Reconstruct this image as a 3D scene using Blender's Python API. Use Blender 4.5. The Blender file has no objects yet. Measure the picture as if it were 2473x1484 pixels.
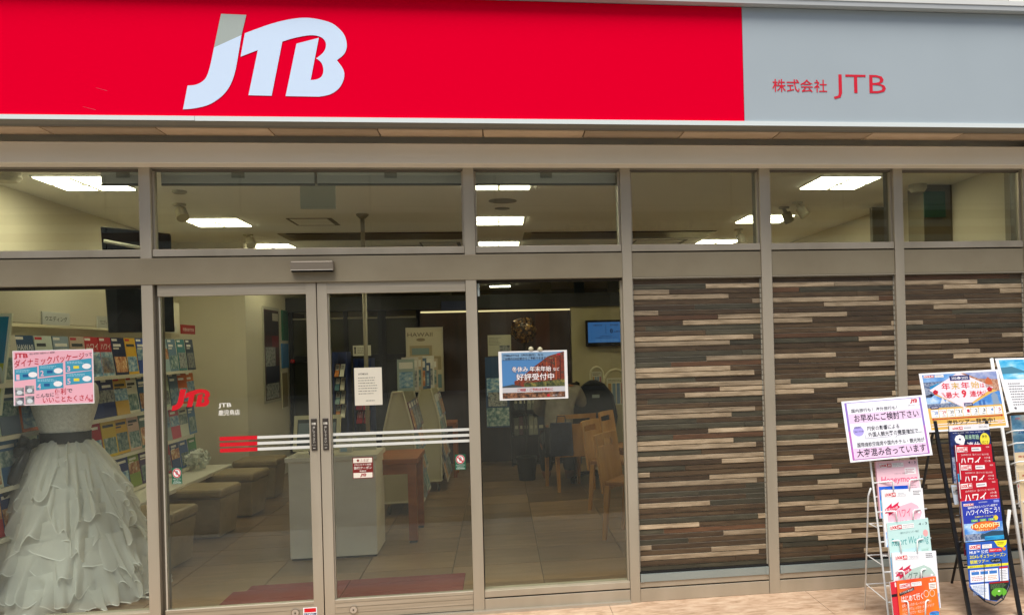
import bpy, math, random
from mathutils import Vector, Matrix, noise
random.seed(7)
S = bpy.context.scene
C = S.collection

# ------------------------------------------------------------------ camera
F, YAW, ROLL, CY, CH = 2000.0, math.radians(7.3996), math.atan(0.026), 4.820, 1.5
PPX, PPY, PW, PH = 1464.65, 832.25, 2473.0, 1484.0
cd = bpy.data.cameras.new('camera'); cam = bpy.data.objects.new('camera', cd); C.objects.link(cam)
cd.sensor_fit = 'HORIZONTAL'; cd.sensor_width = 36; cd.lens = 36 * F / PW
cd.shift_x = (PW / 2 - PPX) / PW; cd.shift_y = (PPY - PH / 2) / PW
cd.clip_start = 0.05; cd.clip_end = 400
cam.matrix_world = (Matrix.Translation((0, -CY, CH)) @ Matrix.Rotation(-YAW, 4, 'Z')
                    @ Matrix.Rotation(math.pi / 2, 4, 'X') @ Matrix.Rotation(-ROLL, 4, 'Z'))
S.camera = cam

# ------------------------------------------------------------------ world, sun, exposure
W = bpy.data.worlds.new('World'); S.world = W; W.use_nodes = True
nt = W.node_tree; bg = nt.nodes['Background']
sky = nt.nodes.new('ShaderNodeTexSky'); sky.sky_type = 'NISHITA'; sky.sun_disc = False
SUN_EL, SUN_AZ = math.radians(62), math.radians(196)       # azimuth clockwise from +Y (into the shop)
sky.sun_elevation = SUN_EL; sky.sun_rotation = SUN_AZ
sky.dust_density = 3.0
nt.links.new(sky.outputs[0], bg.inputs[0]); bg.inputs[1].default_value = 0.10
sd = bpy.data.lights.new('sun', 'SUN'); sun = bpy.data.objects.new('sun', sd); C.objects.link(sun)
sd.energy = 3.0; sd.angle = math.radians(32); sd.color = (1, .95, .88)
sdir = Vector((math.sin(SUN_AZ) * math.cos(SUN_EL), math.cos(SUN_AZ) * math.cos(SUN_EL), math.sin(SUN_EL)))
sun.rotation_euler = (-sdir).to_track_quat('-Z', 'Y').to_euler(); sun.location = (0, -6, 8)
S.view_settings.view_transform = 'Standard'; S.view_settings.look = 'None'
S.view_settings.exposure = 0.3; S.view_settings.gamma = 1.0; S.view_settings.use_curve_mapping = False
S.cycles.use_denoising = True; S.cycles.max_bounces = 8; S.cycles.transparent_max_bounces = 16
S.cycles.sample_clamp_indirect = 4.0; S.cycles.caustics_reflective = False; S.cycles.caustics_refractive = False

# ------------------------------------------------------------------ finding real points
_c, _s, _cy, _sy = math.cos(ROLL), math.sin(ROLL), math.cos(YAW), math.sin(YAW)
def ray(x, y):
    u, v = x - PPX, PPY - y
    a, b = u * _c + v * _s, -u * _s + v * _c
    return Vector((a * _cy + F * _sy, -a * _sy + F * _cy, b))
def aty(x, y, Y=0.0):
    r = ray(x, y); t = (Y + CY) / r.y; return Vector((r.x * t, Y, CH + r.z * t))
def atz(x, y, Z=0.0):
    r = ray(x, y); t = (Z - CH) / r.z; return Vector((r.x * t, -CY + r.y * t, Z))
def atx(x, y, X):
    r = ray(x, y); t = X / r.x; return Vector((X, -CY + r.y * t, CH + r.z * t))
def atl(x, y, Yf, k):          # on a plane leaning back: Y = Yf + k z
    r = ray(x, y); t = (Yf + k * CH + CY) / (r.y - k * r.z)
    return Vector((r.x * t, -CY + r.y * t, CH + r.z * t))

# ------------------------------------------------------------------ materials
def lin(h):
    if isinstance(h, str): h = tuple(int(h[i:i + 2], 16) for i in (0, 2, 4))
    return tuple(((v / 255) / 12.92 if v <= 10 else ((v / 255 + .055) / 1.055) ** 2.4) for v in h) + (1,)
MATS = {}
def M(h, rough=.55, metal=0.0, key=None, spec=.5):
    k = key or (h, rough, metal, spec)
    if k in MATS: return MATS[k]
    m = bpy.data.materials.new('paint'); m.use_nodes = True
    b = m.node_tree.nodes['Principled BSDF']
    b.inputs['Base Color'].default_value = lin(h); b.inputs['Roughness'].default_value = rough
    b.inputs['Metallic'].default_value = metal; b.inputs['Specular IOR Level'].default_value = spec
    MATS[k] = m; return m
def N(m, t): return m.node_tree.nodes.new(t)
def Lk(m, a, b): m.node_tree.links.new(a, b)
def noisy(name, cols, scale=(1, 1, 1), rough=.6, metal=0, bump=0.0, det=6, dist=0.0, pos=None, per=False, bscale=None, rr=None):
    """procedural colour from stretched world-space noise"""
    if name in MATS: return MATS[name]
    m = bpy.data.materials.new(name); m.use_nodes = True
    b = m.node_tree.nodes['Principled BSDF']
    g = N(m, 'ShaderNodeNewGeometry'); mp = N(m, 'ShaderNodeMapping'); mp.inputs['Scale'].default_value = scale
    Lk(m, g.outputs['Position'], mp.inputs['Vector'])
    if per:
        oi = N(m, 'ShaderNodeObjectInfo'); ml = N(m, 'ShaderNodeMath'); ml.operation = 'MULTIPLY'; ml.inputs[1].default_value = 37.0
        Lk(m, oi.outputs['Random'], ml.inputs[0]); cb = N(m, 'ShaderNodeCombineXYZ')
        Lk(m, ml.outputs[0], cb.inputs[0]); Lk(m, ml.outputs[0], cb.inputs[2]); Lk(m, cb.outputs[0], mp.inputs['Location'])
    n = N(m, 'ShaderNodeTexNoise'); n.inputs['Scale'].default_value = 1; n.inputs['Detail'].default_value = det
    n.inputs['Roughness'].default_value = .62; n.inputs['Distortion'].default_value = dist
    Lk(m, mp.outputs[0], n.inputs['Vector'])
    r = N(m, 'ShaderNodeValToRGB'); el = r.color_ramp.elements
    ps = pos or [.3 + .4 * i / (len(cols) - 1) for i in range(len(cols))]
    while len(el) < len(cols): el.new(.5)
    for e, p, cc in zip(el, ps, cols): e.position = p; e.color = lin(cc)
    Lk(m, n.outputs[0], r.inputs[0])
    out = r.outputs[0]
    if per:
        hv = N(m, 'ShaderNodeHueSaturation'); mr = N(m, 'ShaderNodeMapRange'); mr.inputs[3].default_value = .72; mr.inputs[4].default_value = 1.3
        Lk(m, oi.outputs['Random'], mr.inputs[0]); Lk(m, mr.outputs[0], hv.inputs['Value']); Lk(m, out, hv.inputs['Color']); out = hv.outputs[0]
    Lk(m, out, b.inputs['Base Color'])
    b.inputs['Roughness'].default_value = rough; b.inputs['Metallic'].default_value = metal
    if bump:
        bp = N(m, 'ShaderNodeBump'); bp.inputs['Strength'].default_value = bump; bp.inputs['Distance'].default_value = .004
        Lk(m, n.outputs[0], bp.inputs['Height']); Lk(m, bp.outputs[0], b.inputs['Normal'])
    MATS[name] = m; return m
def emit(h, st):
    k = ('em', h, st)
    if k in MATS: return MATS[k]
    m = bpy.data.materials.new('glow'); m.use_nodes = True; n = m.node_tree.nodes; n.clear()
    e = n.new('ShaderNodeEmission'); o = n.new('ShaderNodeOutputMaterial'); e.inputs[0].default_value = lin(h); e.inputs[1].default_value = st
    m.node_tree.links.new(e.outputs[0], o.inputs[0]); MATS[k] = m; return m
def glass_mat(tint=(.90, .93, .90)):
    m = bpy.data.materials.new('window_glass'); m.use_nodes = True; n = m.node_tree.nodes; n.clear(); l = m.node_tree.links
    o = n.new('ShaderNodeOutputMaterial'); mx = n.new('ShaderNodeMixShader'); t = n.new('ShaderNodeBsdfTransparent'); gl = n.new('ShaderNodeBsdfGlossy')
    t.inputs[0].default_value = tint + (1,); gl.inputs['Roughness'].default_value = 0.0; gl.inputs[0].default_value = (.95, 1, .97, 1)
    g = n.new('ShaderNodeNewGeometry'); d = n.new('ShaderNodeVectorMath'); d.operation = 'DOT_PRODUCT'
    l.new(g.outputs['Normal'], d.inputs[0]); l.new(g.outputs['Incoming'], d.inputs[1])
    def ma(op, a, b=None):
        q = n.new('ShaderNodeMath'); q.operation = op
        for i, v in enumerate((a, b)):
            if v is None: continue
            if isinstance(v, (int, float)): q.inputs[i].default_value = v
            else: l.new(v, q.inputs[i])
        return q.outputs[0]
    f = ma('ADD', ma('MULTIPLY', ma('POWER', ma('SUBTRACT', 1.0, ma('ABSOLUTE', d.outputs['Value'])), 5.0), .96), .036)
    # faint film of dust and smears on the pane
    nz = n.new('ShaderNodeTexNoise'); nz.inputs['Scale'].default_value = 2.2; nz.inputs['Detail'].default_value = 7; nz.inputs['Distortion'].default_value = 1.5; l.new(g.outputs['Position'], nz.inputs['Vector'])
    rp = n.new('ShaderNodeMapRange'); rp.inputs[1].default_value = .42; rp.inputs[2].default_value = .8; rp.inputs[3].default_value = .0; rp.inputs[4].default_value = .022; l.new(nz.outputs[0], rp.inputs[0])
    df = n.new('ShaderNodeBsdfDiffuse'); df.inputs[0].default_value = (.6, .58, .52, 1); md = n.new('ShaderNodeMixShader'); l.new(rp.outputs[0], md.inputs[0]); l.new(t.outputs[0], md.inputs[1]); l.new(df.outputs[0], md.inputs[2])
    l.new(f, mx.inputs[0]); l.new(md.outputs[0], mx.inputs[1]); l.new(gl.outputs[0], mx.inputs[2]); l.new(mx.outputs[0], o.inputs[0])
    return m
GLASS = glass_mat()
ALU = noisy('warm_aluminium', ['a59b87', 'b1a793', 'bcb29f'], (3, 3, .6), .45, .35, 0, 3)
ALUB = noisy('brushed_door_rail', ['a59b87', 'b1a793', 'bcb29f'], (1.5, 30, 60), .4, .4, 0, 3)
BEAM = noisy('beam_paint', ['857a62', '8d826a', '948a72'], (2, 2, 2), .5, .15, 0, 4)
HEAD = noisy('header_paint', ['efe3cc', 'f2e7d2', 'f4ead8'], (1.2, 1, 3), .6, 0, 0, 5)
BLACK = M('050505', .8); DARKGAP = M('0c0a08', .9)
WHITE = M('f0f2f2', .4); STEEL = M('c8c8c4', .25, .9)

# ------------------------------------------------------------------ mesh helpers
def obj(name, verts, faces, mats, parent=None, mi=None, smooth=False, bevel=0):
    me = bpy.data.meshes.new(name); me.from_pydata([tuple(v) for v in verts], [], faces)
    for m in (mats if isinstance(mats, (list, tuple)) else [mats]): me.materials.append(m)
    if mi: me.polygons.foreach_set('material_index', mi)
    if smooth: me.polygons.foreach_set('use_smooth', [True] * len(faces))
    me.update()
    o = bpy.data.objects.new(name, me); C.objects.link(o)
    if parent is not None: o.parent = parent
    if bevel:
        b = o.modifiers.new('edge', 'BEVEL'); b.width = bevel; b.segments = 2; b.limit_method = 'ANGLE'
    return o
def empty(name, label=None, cat=None, loc=(0, 0, 0), group=None, kind=None, parent=None):
    o = bpy.data.objects.new(name, None); C.objects.link(o); o.empty_display_size = .1
    if parent is not None: o.parent = parent
    if label: o['label'] = label
    if cat: o['category'] = cat
    if group: o['group'] = group
    if kind: o['kind'] = kind
    return o
def tag(o, label=None, cat=None, group=None, kind=None):
    if label: o['label'] = label
    if cat: o['category'] = cat
    if group: o['group'] = group
    if kind: o['kind'] = kind
    return o
class MB:
    def __init__(s): s.v, s.f, s.mi, s.m = [], [], [], []
    def mat(s, m):
        if m not in s.m: s.m.append(m)
        return s.m.index(m)
    def add(s, vs, fs, m):
        k = len(s.v); i = s.mat(m); s.v += [Vector(v) for v in vs]
        for f in fs: s.f.append(tuple(k + j for j in f)); s.mi.append(i)
    def box(s, x0, y0, z0, x1, y1, z1, m):
        s.hexa([(x0, y0, z0), (x1, y0, z0), (x1, y1, z0), (x0, y1, z0), (x0, y0, z1), (x1, y0, z1), (x1, y1, z1), (x0, y1, z1)], m)
    def hexa(s, p, m):
        s.add(p, [(0, 3, 2, 1), (4, 5, 6, 7), (0, 1, 5, 4), (1, 2, 6, 5), (2, 3, 7, 6), (3, 0, 4, 7)], m)
    def tube(s, pts, r, m, n=8, cap=True):
        pts = [Vector(p) for p in pts]; rings = []
        for i, p in enumerate(pts):
            d = (pts[min(i + 1, len(pts) - 1)] - pts[max(i - 1, 0)]).normalized()
            a = d.orthogonal().normalized() if i == 0 else (rings_a - d * rings_a.dot(d)).normalized()
            rings_a = a; b = d.cross(a)
            rr = r[i] if isinstance(r, (list, tuple)) else r
            rings.append([p + (a * math.cos(t * 2 * math.pi / n) + b * math.sin(t * 2 * math.pi / n)) * rr for t in range(n)])
        vs = [v for q in rings for v in q]; fs = []
        for i in range(len(rings) - 1):
            for t in range(n): fs.append((i * n + t, i * n + (t + 1) % n, (i + 1) * n + (t + 1) % n, (i + 1) * n + t))
        if cap: fs += [tuple(range(n - 1, -1, -1)), tuple(len(vs) - n + t for t in range(n))]
        s.add(vs, fs, m)
    def lathe(s, c, prof, m, n=20, cap=True):
        c = Vector(c); vs = [c + Vector((r * math.cos(t * 2 * math.pi / n), r * math.sin(t * 2 * math.pi / n), z)) for r, z in prof for t in range(n)]
        fs = [(i * n + t, i * n + (t + 1) % n, (i + 1) * n + (t + 1) % n, (i + 1) * n + t) for i in range(len(prof) - 1) for t in range(n)]
        if cap: fs += [tuple(range(n - 1, -1, -1)), tuple(len(vs) - n + t for t in range(n))]
        s.add(vs, fs, m)
    def build(s, name, parent=None, smooth=False, bevel=0):
        return obj(name, s.v, s.f, s.m, parent, s.mi, smooth, bevel)
def box(name, x0, y0, z0, x1, y1, z1, m, parent=None, bevel=0):
    b = MB(); b.box(x0, y0, z0, x1, y1, z1, m); return b.build(name, parent, bevel=bevel)

_tc = {}
def glyphs(txt, bold):
    if any(ord(q) > 0x2E80 for q in txt): bold = min(bold, .012)
    k = (txt, bold)
    if k in _tc: return _tc[k]
    cu = bpy.data.curves.new('t', 'FONT'); cu.body = txt; cu.offset = bold; cu.resolution_u = 2
    o = bpy.data.objects.new('t', cu); C.objects.link(o)
    me = o.evaluated_get(bpy.context.evaluated_depsgraph_get()).to_mesh()
    vs = [(v.co.x, v.co.y) for v in me.vertices]; fs = [tuple(p.vertices) for p in me.polygons]
    o.evaluated_get(bpy.context.evaluated_depsgraph_get()).to_mesh_clear()
    bpy.data.objects.remove(o); bpy.data.curves.remove(cu)
    x0 = min(v[0] for v in vs); x1 = max(v[0] for v in vs); y0 = min(v[1] for v in vs); y1 = max(v[1] for v in vs)
    vs = [((x - x0) / (x1 - x0), (y - y0) / (y1 - y0)) for x, y in vs]
    _tc[k] = (vs, fs); return _tc[k]
class Sheet:
    """flat print laid on a real sheet: x right 0..1, y down 0..1, thin layers"""
    STEP = .00035
    def __init__(s, TL, TR, BL, bend=None):
        s.o, s.u, s.v = Vector(TL), Vector(TR) - Vector(TL), Vector(BL) - Vector(TL)
        s.n = s.v.cross(s.u).normalized()
        s.mb = MB(); s.bend = bend
    def P(s, x, y, L=0):
        q = s.o + s.u * x + s.v * y + s.n * (L * s.STEP)
        if s.bend: q = q + s.n * s.bend(x, y)
        return q
    def col(s, c): return M(c, .45) if isinstance(c, (str, tuple)) else c
    def poly(s, pts, c, L=1):
        k = [s.P(x, y, L) for x, y in pts]
        s.mb.add(k, [tuple(range(len(k)))[::-1]], s.col(c))
    def rect(s, x0, y0, x1, y1, c, L=1): s.poly([(x0, y0), (x1, y0), (x1, y1), (x0, y1)], c, L)
    def disc(s, cx, cy, rx, ry, c, L=1, n=20):
        s.poly([(cx + rx * math.cos(-t * 2 * math.pi / n), cy - ry * math.sin(-t * 2 * math.pi / n)) for t in range(n)], c, L)
    def text(s, t, x0, y0, x1, y1, c, L=3, bold=.012, skew=0.0, rise=0.0, rot=0):
        vs, fs = glyphs(t, bold)
        pts = []
        for a, b in vs:
            if rot: a, b = b, 1 - a
            pts.append(s.P(x0 + (x1 - x0) * (a + skew * b), y1 - (y1 - y0) * b - rise * a, L))
        s.mb.add(pts, fs, s.col(c))
    def lines(s, x0, y0, x1, y1, n, c='777777', L=2, dens=.8, rnd=None):
        R = rnd or random
        h = (y1 - y0) / n
        for i in range(n):
            x = x0; e = x1 - (x1 - x0) * R.random() * .3
            while x < e:
                w = (x1 - x0) * R.uniform(.04, .12); s.rect(x, y0 + h * (i + .25), min(x + w, e), y0 + h * (i + .7), c, L); x += w * (1.35 if dens < 1 else 1.1)
    def logo(s, x0, y0, x1, y1, c, c2=None, L=3):
        c2 = c2 or c
        f = lambda p: (x0 + (p[0] - 1217) / 1087 * (x1 - x0), y0 + (p[1] - 95) / 633 * (y1 - y0))
        s.poly([f(p) for p in LOGO_J2], c2, L); s.poly([f(p) for p in LOGO_J1], c, L)
        q = [f(p) for p in LOGO_TB]
        from mathutils.geometry import tessellate_polygon
        tr = tessellate_polygon([[Vector((a, b, 0)) for a, b in q]])
        k = [s.P(a, b, L) for a, b in q]
        fs = []
        for t in tr:
            nn = (k[t[1]] - k[t[0]]).cross(k[t[2]] - k[t[0]])
            fs.append(tuple(t) if nn.dot(s.n) > 0 else tuple(t[::-1]))
        s.mb.add(k, fs, s.col(c))
    def build(s, name, parent=None): return s.mb.build(name, parent)
    def slab(s, th, m, name='board', parent=None, outline=None):
        out = outline or [(0, 0), (1, 0), (1, 1), (0, 1)]
        n = len(out); f = [s.P(x, y, 0) for x, y in out]; b = [p - s.n * th for p in f]
        mb = MB(); mb.add(f + b, [tuple(range(n))[::-1], tuple(range(n, 2 * n))] + [(i, (i + 1) % n, n + (i + 1) % n, n + i) for i in range(n)], m)
        return mb.build(name, parent)
def spl(pts, k=5):
    out = []
    for i in range(len(pts)):
        p = pts[i]
        if len(p) == 2: out.append(p)
        else:                                   # (x, y, 'c'): smooth run between neighbours (Catmull-Rom)
            out.append(p[:2])
    return out
def smooth_run(ps, k=4):
    out = []
    for i in range(len(ps) - 1):
        p0 = ps[max(i - 1, 0)]; p1 = ps[i]; p2 = ps[i + 1]; p3 = ps[min(i + 2, len(ps) - 1)]
        for j in range(k):
            t = j / k
            out.append(tuple(.5 * (2 * p1[a] + (p2[a] - p0[a]) * t + (2 * p0[a] - 5 * p1[a] + 4 * p2[a] - p3[a]) * t * t + (3 * p1[a] - p0[a] - 3 * p2[a] + p3[a]) * t ** 3) for a in (0, 1)))
    return out + [ps[-1]]
LOGO_J2 = [(1478, 95), (1643, 98), (1608, 232), (1427, 318)]
LOGO_J1 = [(1427, 318), (1608, 232)] + smooth_run([(1590, 330), (1553, 500), (1495, 612), (1400, 688), (1300, 719), (1217, 728)]) + smooth_run([(1250, 572), (1310, 563), (1365, 525), (1396, 450), (1427, 318)])[:-1]
LOGO_TB = ([(1598, 376), (1712, 330), (1643, 630), (1795, 632)] + smooth_run([(1875, 270), (1960, 243), (2060, 224), (2126, 232), (2160, 262), (2162, 305), (2140, 343), (2097, 378)])
           + smooth_run([(2097, 378), (2130, 405), (2143, 450), (2132, 495), (2100, 517), (2056, 524)])[1:] + [(2118, 240), (1968, 282), (1887, 633)]
           + smooth_run([(2110, 634), (2185, 617), (2245, 575), (2279, 510), (2277, 450), (2235, 388)]) + smooth_run([(2235, 388), (2285, 345), (2304, 290), (2293, 225), (2255, 175), (2190, 133), (2060, 108), (1940, 118), (1800, 155), (1630, 220)])[1:])

# ================================================================== SETTING
# ground, pavement, building shell
granite = noisy('pink_granite', ['a08468', 'ba9c80', 'ccb094', 'd8c2a6'], (9, 22, 9), .5, 0, .1, 9, .6, [.3, .43, .55, .7])
asphalt = noisy('grey_pavement', ['a5a19a', 'b8b4ac', 'c2beb6'], (40, 40, 40), .85, 0, .25, 5)
GZ = -.018
g = tag(box('ground', -60, -60, -.5, 60, -.62, GZ - .012, asphalt), kind='structure')
added_road = tag(box('added_road', -60, -24, -.1, 60, -2.6, GZ - .008, noisy('added_road_asphalt', ['757169', '848077', '908b81'], (30, 30, 30), .85, 0, .3, 5)), kind='structure')  # darker ground out of view, added to dim reflections in the lower panes
def tiles(name, x0, x1, y0, y1, z, nx, ny, m, gap, par, dz=.02, stag=0):
    for j in range(ny):
        for i in range(nx):
            a = x0 + (x1 - x0) * i / nx; b = x0 + (x1 - x0) * (i + 1) / nx; c_ = y0 + (y1 - y0) * j / ny; d = y0 + (y1 - y0) * (j + 1) / ny
            if stag: a += (b - a + 0) * 0; 
            o = box(name, a + gap, c_ + gap, z - dz, b - gap, d - gap, z + random.uniform(-.0006, .0006), m, par)
apron = tag(box('entrance_paving', -9, -.62, -.4, 9, .3, GZ - .006, M('6d5c4c', .9)), kind='structure')
tiles('paving_slab', -4.2, 4.2, -.62, .0, GZ, 7, 1, granite, .0015, apron)
box('edge_strip', -9, -.635, GZ - .1, 9, -.6205, GZ - .004, M('cbb79f', .7), apron)

# shop room
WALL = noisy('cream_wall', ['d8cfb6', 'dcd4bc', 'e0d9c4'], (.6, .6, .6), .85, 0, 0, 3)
CEIL = noisy('ceiling_board', ['f1ede4', 'f4f0e8'], (2, 2, 2), .9, 0, 0, 3)
floorb = tag(box('floor', -3.5, .06, -.3, 3.75, 12.8, -.012, M('4b4030', .8)), kind='structure')
TILE = noisy('floor_tile', ['6a5338', '785f43', '866c50'], (2.5, 12, 3), .3, 0, 0, 6, .3, per=True)
tx, ty = .6, .45
i = 0
for r in range(14):
    for q in range(12):
        a = -3.35 + q * tx + (.0 if r % 2 else .0); b = min(a + tx, 3.6)
        if a > 3.55: continue
        y0 = .08 + r * ty
        box('floor_tile', a + .003, y0 + .003, -.02, b - .003, y0 + ty - .003, random.uniform(-.0004, .0004), TILE, floorb)
box('floor_tile', -3.35, 6.385, -.02, 3.6, 12.6, 0, TILE, floorb)
MAT = noisy('maroon_mat', ['5a1f1e', '6b2826', '752f2c'], (6, 60, 6), .9, 0, .2, 5)
mt = empty('door_mat', 'dark red ribbed entrance mat on the tiled floor inside the doors', 'mat')
for k, (y0, y1, xa) in enumerate(((.06, .26, -1.70), (.265, .46, -1.70), (.465, .66, -1.70), (.665, .78, -1.62))):
    for (a, b) in ((xa, -1.0), (-.996, -.26)): box('mat_strip', a, y0, .0, b, y1, .009, MAT, mt, bevel=.003)
tag(box('ceiling', -3.5, .12, 2.70, 3.75, 12.8, 2.9, CEIL), kind='structure')
sw = tag(box('wall_left', -3.5, .1, 0, -3.35, 4.46, 2.70, WALL), kind='structure')
box('panel_joint', -3.35, .5, 2.0, -3.347, .506, 2.7, M('8a8068'), sw)
tag(box('wall_left_return', -3.5, 4.46, 0, -2.68, 4.6, 2.70, WALL), kind='structure')
tag(box('wall_left_rear', -2.8, 4.6, 0, -2.68, 12.6, 2.70, WALL), kind='structure')
tag(box('wall_right', 3.6, .1, 0, 3.75, 12.6, 2.70, WALL), kind='structure')
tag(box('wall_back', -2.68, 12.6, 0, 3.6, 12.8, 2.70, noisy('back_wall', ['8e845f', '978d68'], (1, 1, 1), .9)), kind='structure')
# cladding backing wall + pillars between shop front and interior
tag(box('wall_behind_cladding', .76, .07, 0, 3.6, .19, 2.04, M('9c927c', .8)), kind='structure')
tag(box('wall_right_end', 3.36, -.02, GZ, 9, .3, 2.70, M('a59c88', .8)), kind='structure')
tag(box('wall_left_end', -9, .0, GZ, -3.35, .3, 2.70, M('a59c88', .8)), kind='structure')

# upper building: tiled wall above the sign
uw = tag(box('wall_upper', -9, -.3, 2.75, 9, .6, 9, M('8d8982', .9)), kind='structure')
TW = noisy('white_wall_tile', ['c9c6bb', 'd6d4cb', 'dddbd3'], (5, 5, 5), .4, 0, 0, 5, per=True)
xx = .2
while xx < 3.6:
    w = .235; box('wall_tile', xx + .003, -.306, 3.42, xx + w - .003, -.299, 3.66, TW, uw); xx += w
for q in range(20):
    box('wall_tile', -4.5 + q * .235 + .003, -.306, 3.42, -4.5 + (q + 1) * .235 - .003, -.299, 3.66, TW, uw)

# soffit (tiles) and dark gap
sf = tag(box('soffit', -9, -.31, 2.70, 9, -.075, 2.80, M('84705a', .9)), kind='structure')
ST = noisy('soffit_tile', ['b39a7b', 'bfa587', 'c7af92'], (4, 10, 4), .7, 0, 0, 5, per=True)
for q in range(16):
    a = -4.2 + q * .5625 + .205
    box('soffit_tile', a + .004, -.24, 2.690, a + .5625 - .004, -.085, 2.702, ST, sf)
tag(box('gap_cavity', -9, -.07, 2.76, 9, .3, 2.80, M('15110d', .9)), kind='structure')

# ================================================================== SIGN
YS = -.40
sg = empty('shop_sign', 'long red and grey fascia sign with white slanted letters above the shop front', 'sign')
xl, xr, xm = -6.5, 6.0, aty(1794, 150, YS).x
zb = aty(900, 285.5, YS).z; zb2 = aty(900, 296, YS).z
zt = aty(1790, 18, YS).z
RED = M('e8002c', .6, key='signred', spec=0); GREY = noisy('sign_grey', ['a4b0b6', 'aab6bc'], (1, 1, 1), .45, 0, 0, 3)
box('red_panel', xl, YS, zb, xm, -.30, zt, RED, sg)
box('grey_panel', xm + .002, YS, zb, xr, -.30, zt, GREY, sg)
TRIM = M('dfe8e6', .3)
jx = aty(472, 290, YS).x
box('bottom_trim', xl, YS - .012, zb2, jx - .001, -.36, zb, TRIM, sg); box('bottom_trim', jx + .001, YS - .012, zb2 - .0015, xr, -.36, zb, TRIM, sg)
ub = MB(); U1 = M('8b877c', .5, .3)
ub.box(xl, YS - .01, 2.690, xr, -.33, zb2 - .002, U1); ub.box(xl, -.329, 2.694, xr, -.245, 2.72, M('76736a', .5, .2)); ub.build('underside_profile', sg)
zt2 = zt + .075
tm = MB(); tm.box(xl, YS - .05, zt + .003, xr, -.29, zt + .03, M('b9bcba', .4, .2)); tm.box(xl, YS - .055, zt + .03, xr, -.29, zt + .055, M('dcdeda', .35)); tm.build('top_trim', sg)
O = aty(442, 34, YS - .002); R_ = aty(837.5, 34, YS - .002)
x0 = aty(442.4, 264.6, YS).x; x1 = aty(837.6, 110, YS).x
zT = aty(567, 35, YS).z; zB = aty(450, 264.6, YS).z
sh = Sheet((x0, YS - .001, zT), (x1, YS - .001, zT), (x0, YS - .001, zB))
sh.logo(0, 0, 1, 1, M('d2e6fd', .4, spec=.2), M('aab4ae', .4, spec=.2), L=4); sh.build('logo_letters', sg)
xa, xb = aty(1865, 205, YS).x, aty(1997, 205, YS).x
sh = Sheet((xa, YS - .001, aty(1930, 192, YS).z), (xb, YS - .001, aty(1930, 192, YS).z), (xa, YS - .001, aty(1930, 223, YS).z))
sh.text('株式会社', 0, 0, 1, 1, 'd5122e', bold=.006); sh.build('company_lettering', sg)
xa, xb = aty(2013, 205, YS).x, aty(2139, 205, YS).x
sh = Sheet((xa, YS - .001, aty(2075, 181, YS).z), (xb, YS - .001, aty(2075, 181, YS).z), (xa, YS - .001, aty(2075, 240, YS).z))
sh.text('JTB', 0, 0, 1, 1, 'd5122e', bold=-.004); sh.build('company_lettering', sg)
sc = MB()
for (a, b) in (((335, 212), (375, 220)), ((290, 258), (335, 266))):
    p = aty(a[0] * .69, a[1], YS - .0004); q = aty(b[0] * .69, b[1], YS - .0004); sc.add([p, q, q + Vector((0, 0, .0025)), p + Vector((0, 0, .0015))], [(0, 1, 2, 3)], M('e23a52', .4))
sc.build('scratch', sg)

# ================================================================== SHOP FRONT FRAME
fr = empty('shop_front_frame', 'warm grey aluminium shop front frame with mullions, transom lights and wide beam', 'shop front')
box('header_board', -6, -.12, 2.535, 6, -.0065, 2.646, HEAD, fr, bevel=.003)
box('head_rail', -6, -.006, 2.545, 6, .06, 2.564, ALU, fr)
MUL = [(-1.930, -1.871), (-.181, -.119), (.731, .789), (1.577, 1.641), (2.427, 2.486), (3.284, 3.345)]
for k, (a, b) in enumerate(MUL):
    zlo = GZ if k not in (9,) else 0
    box('mullion', a, -.008, GZ, b, .09, 2.5445, ALU, fr, bevel=.002)
edges = [-3.35] + [v for m in MUL for v in m]
bays = [(-3.35, -1.930), (-1.871, -.181), (-.119, .731), (.789, 1.577), (1.641, 2.427), (2.486, 3.284)]
for k, (a, b) in enumerate(bays):
    box('sill_rail', a + .001, 0, 2.047, b - .001, .08, 2.087, ALU, fr, bevel=.002)
    # stepped glazing beads, pane
    bd = MB()
    bd.box(a + .001, .012, 2.532, b - .001, .05, 2.5445, ALU); bd.box(a + .001, .028, 2.520, b - .001, .05, 2.532, M('6f675a', .5, .2))
    bd.box(a + .001, .02, 2.0872, a + .011, .05, 2.52, ALU); bd.box(b - .011, .02, 2.0872, b - .001, .05, 2.52, ALU)
    bd.build('glazing_bead', fr)
    if k > 0: box('jamb_liner', b - .0105, .05, 2.0875, b - .001, .11, 2.5445, M('6b6354', .5, .1), fr)
    box('transom_pane', a + .011, .040, 2.088, b - .011, .046, 2.53, GLASS, fr)
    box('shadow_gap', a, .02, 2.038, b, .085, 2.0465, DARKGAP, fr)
# beam over doors: one length over three bays, boards over the cladding
box('beam_board', -3.35, -.012, 1.893, .7305, .11, 2.038, BEAM, fr, bevel=.002)
for a, b in bays[3:]:
    box('beam_board', a + .001, .0, 1.893, b - .001, .085, 2.038, BEAM, fr, bevel=.002)
    box('beam_board', a + .001, -.004, 1.886, b - .001, .085, 1.8926, M('9b927f', .5, .2), fr)
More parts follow.
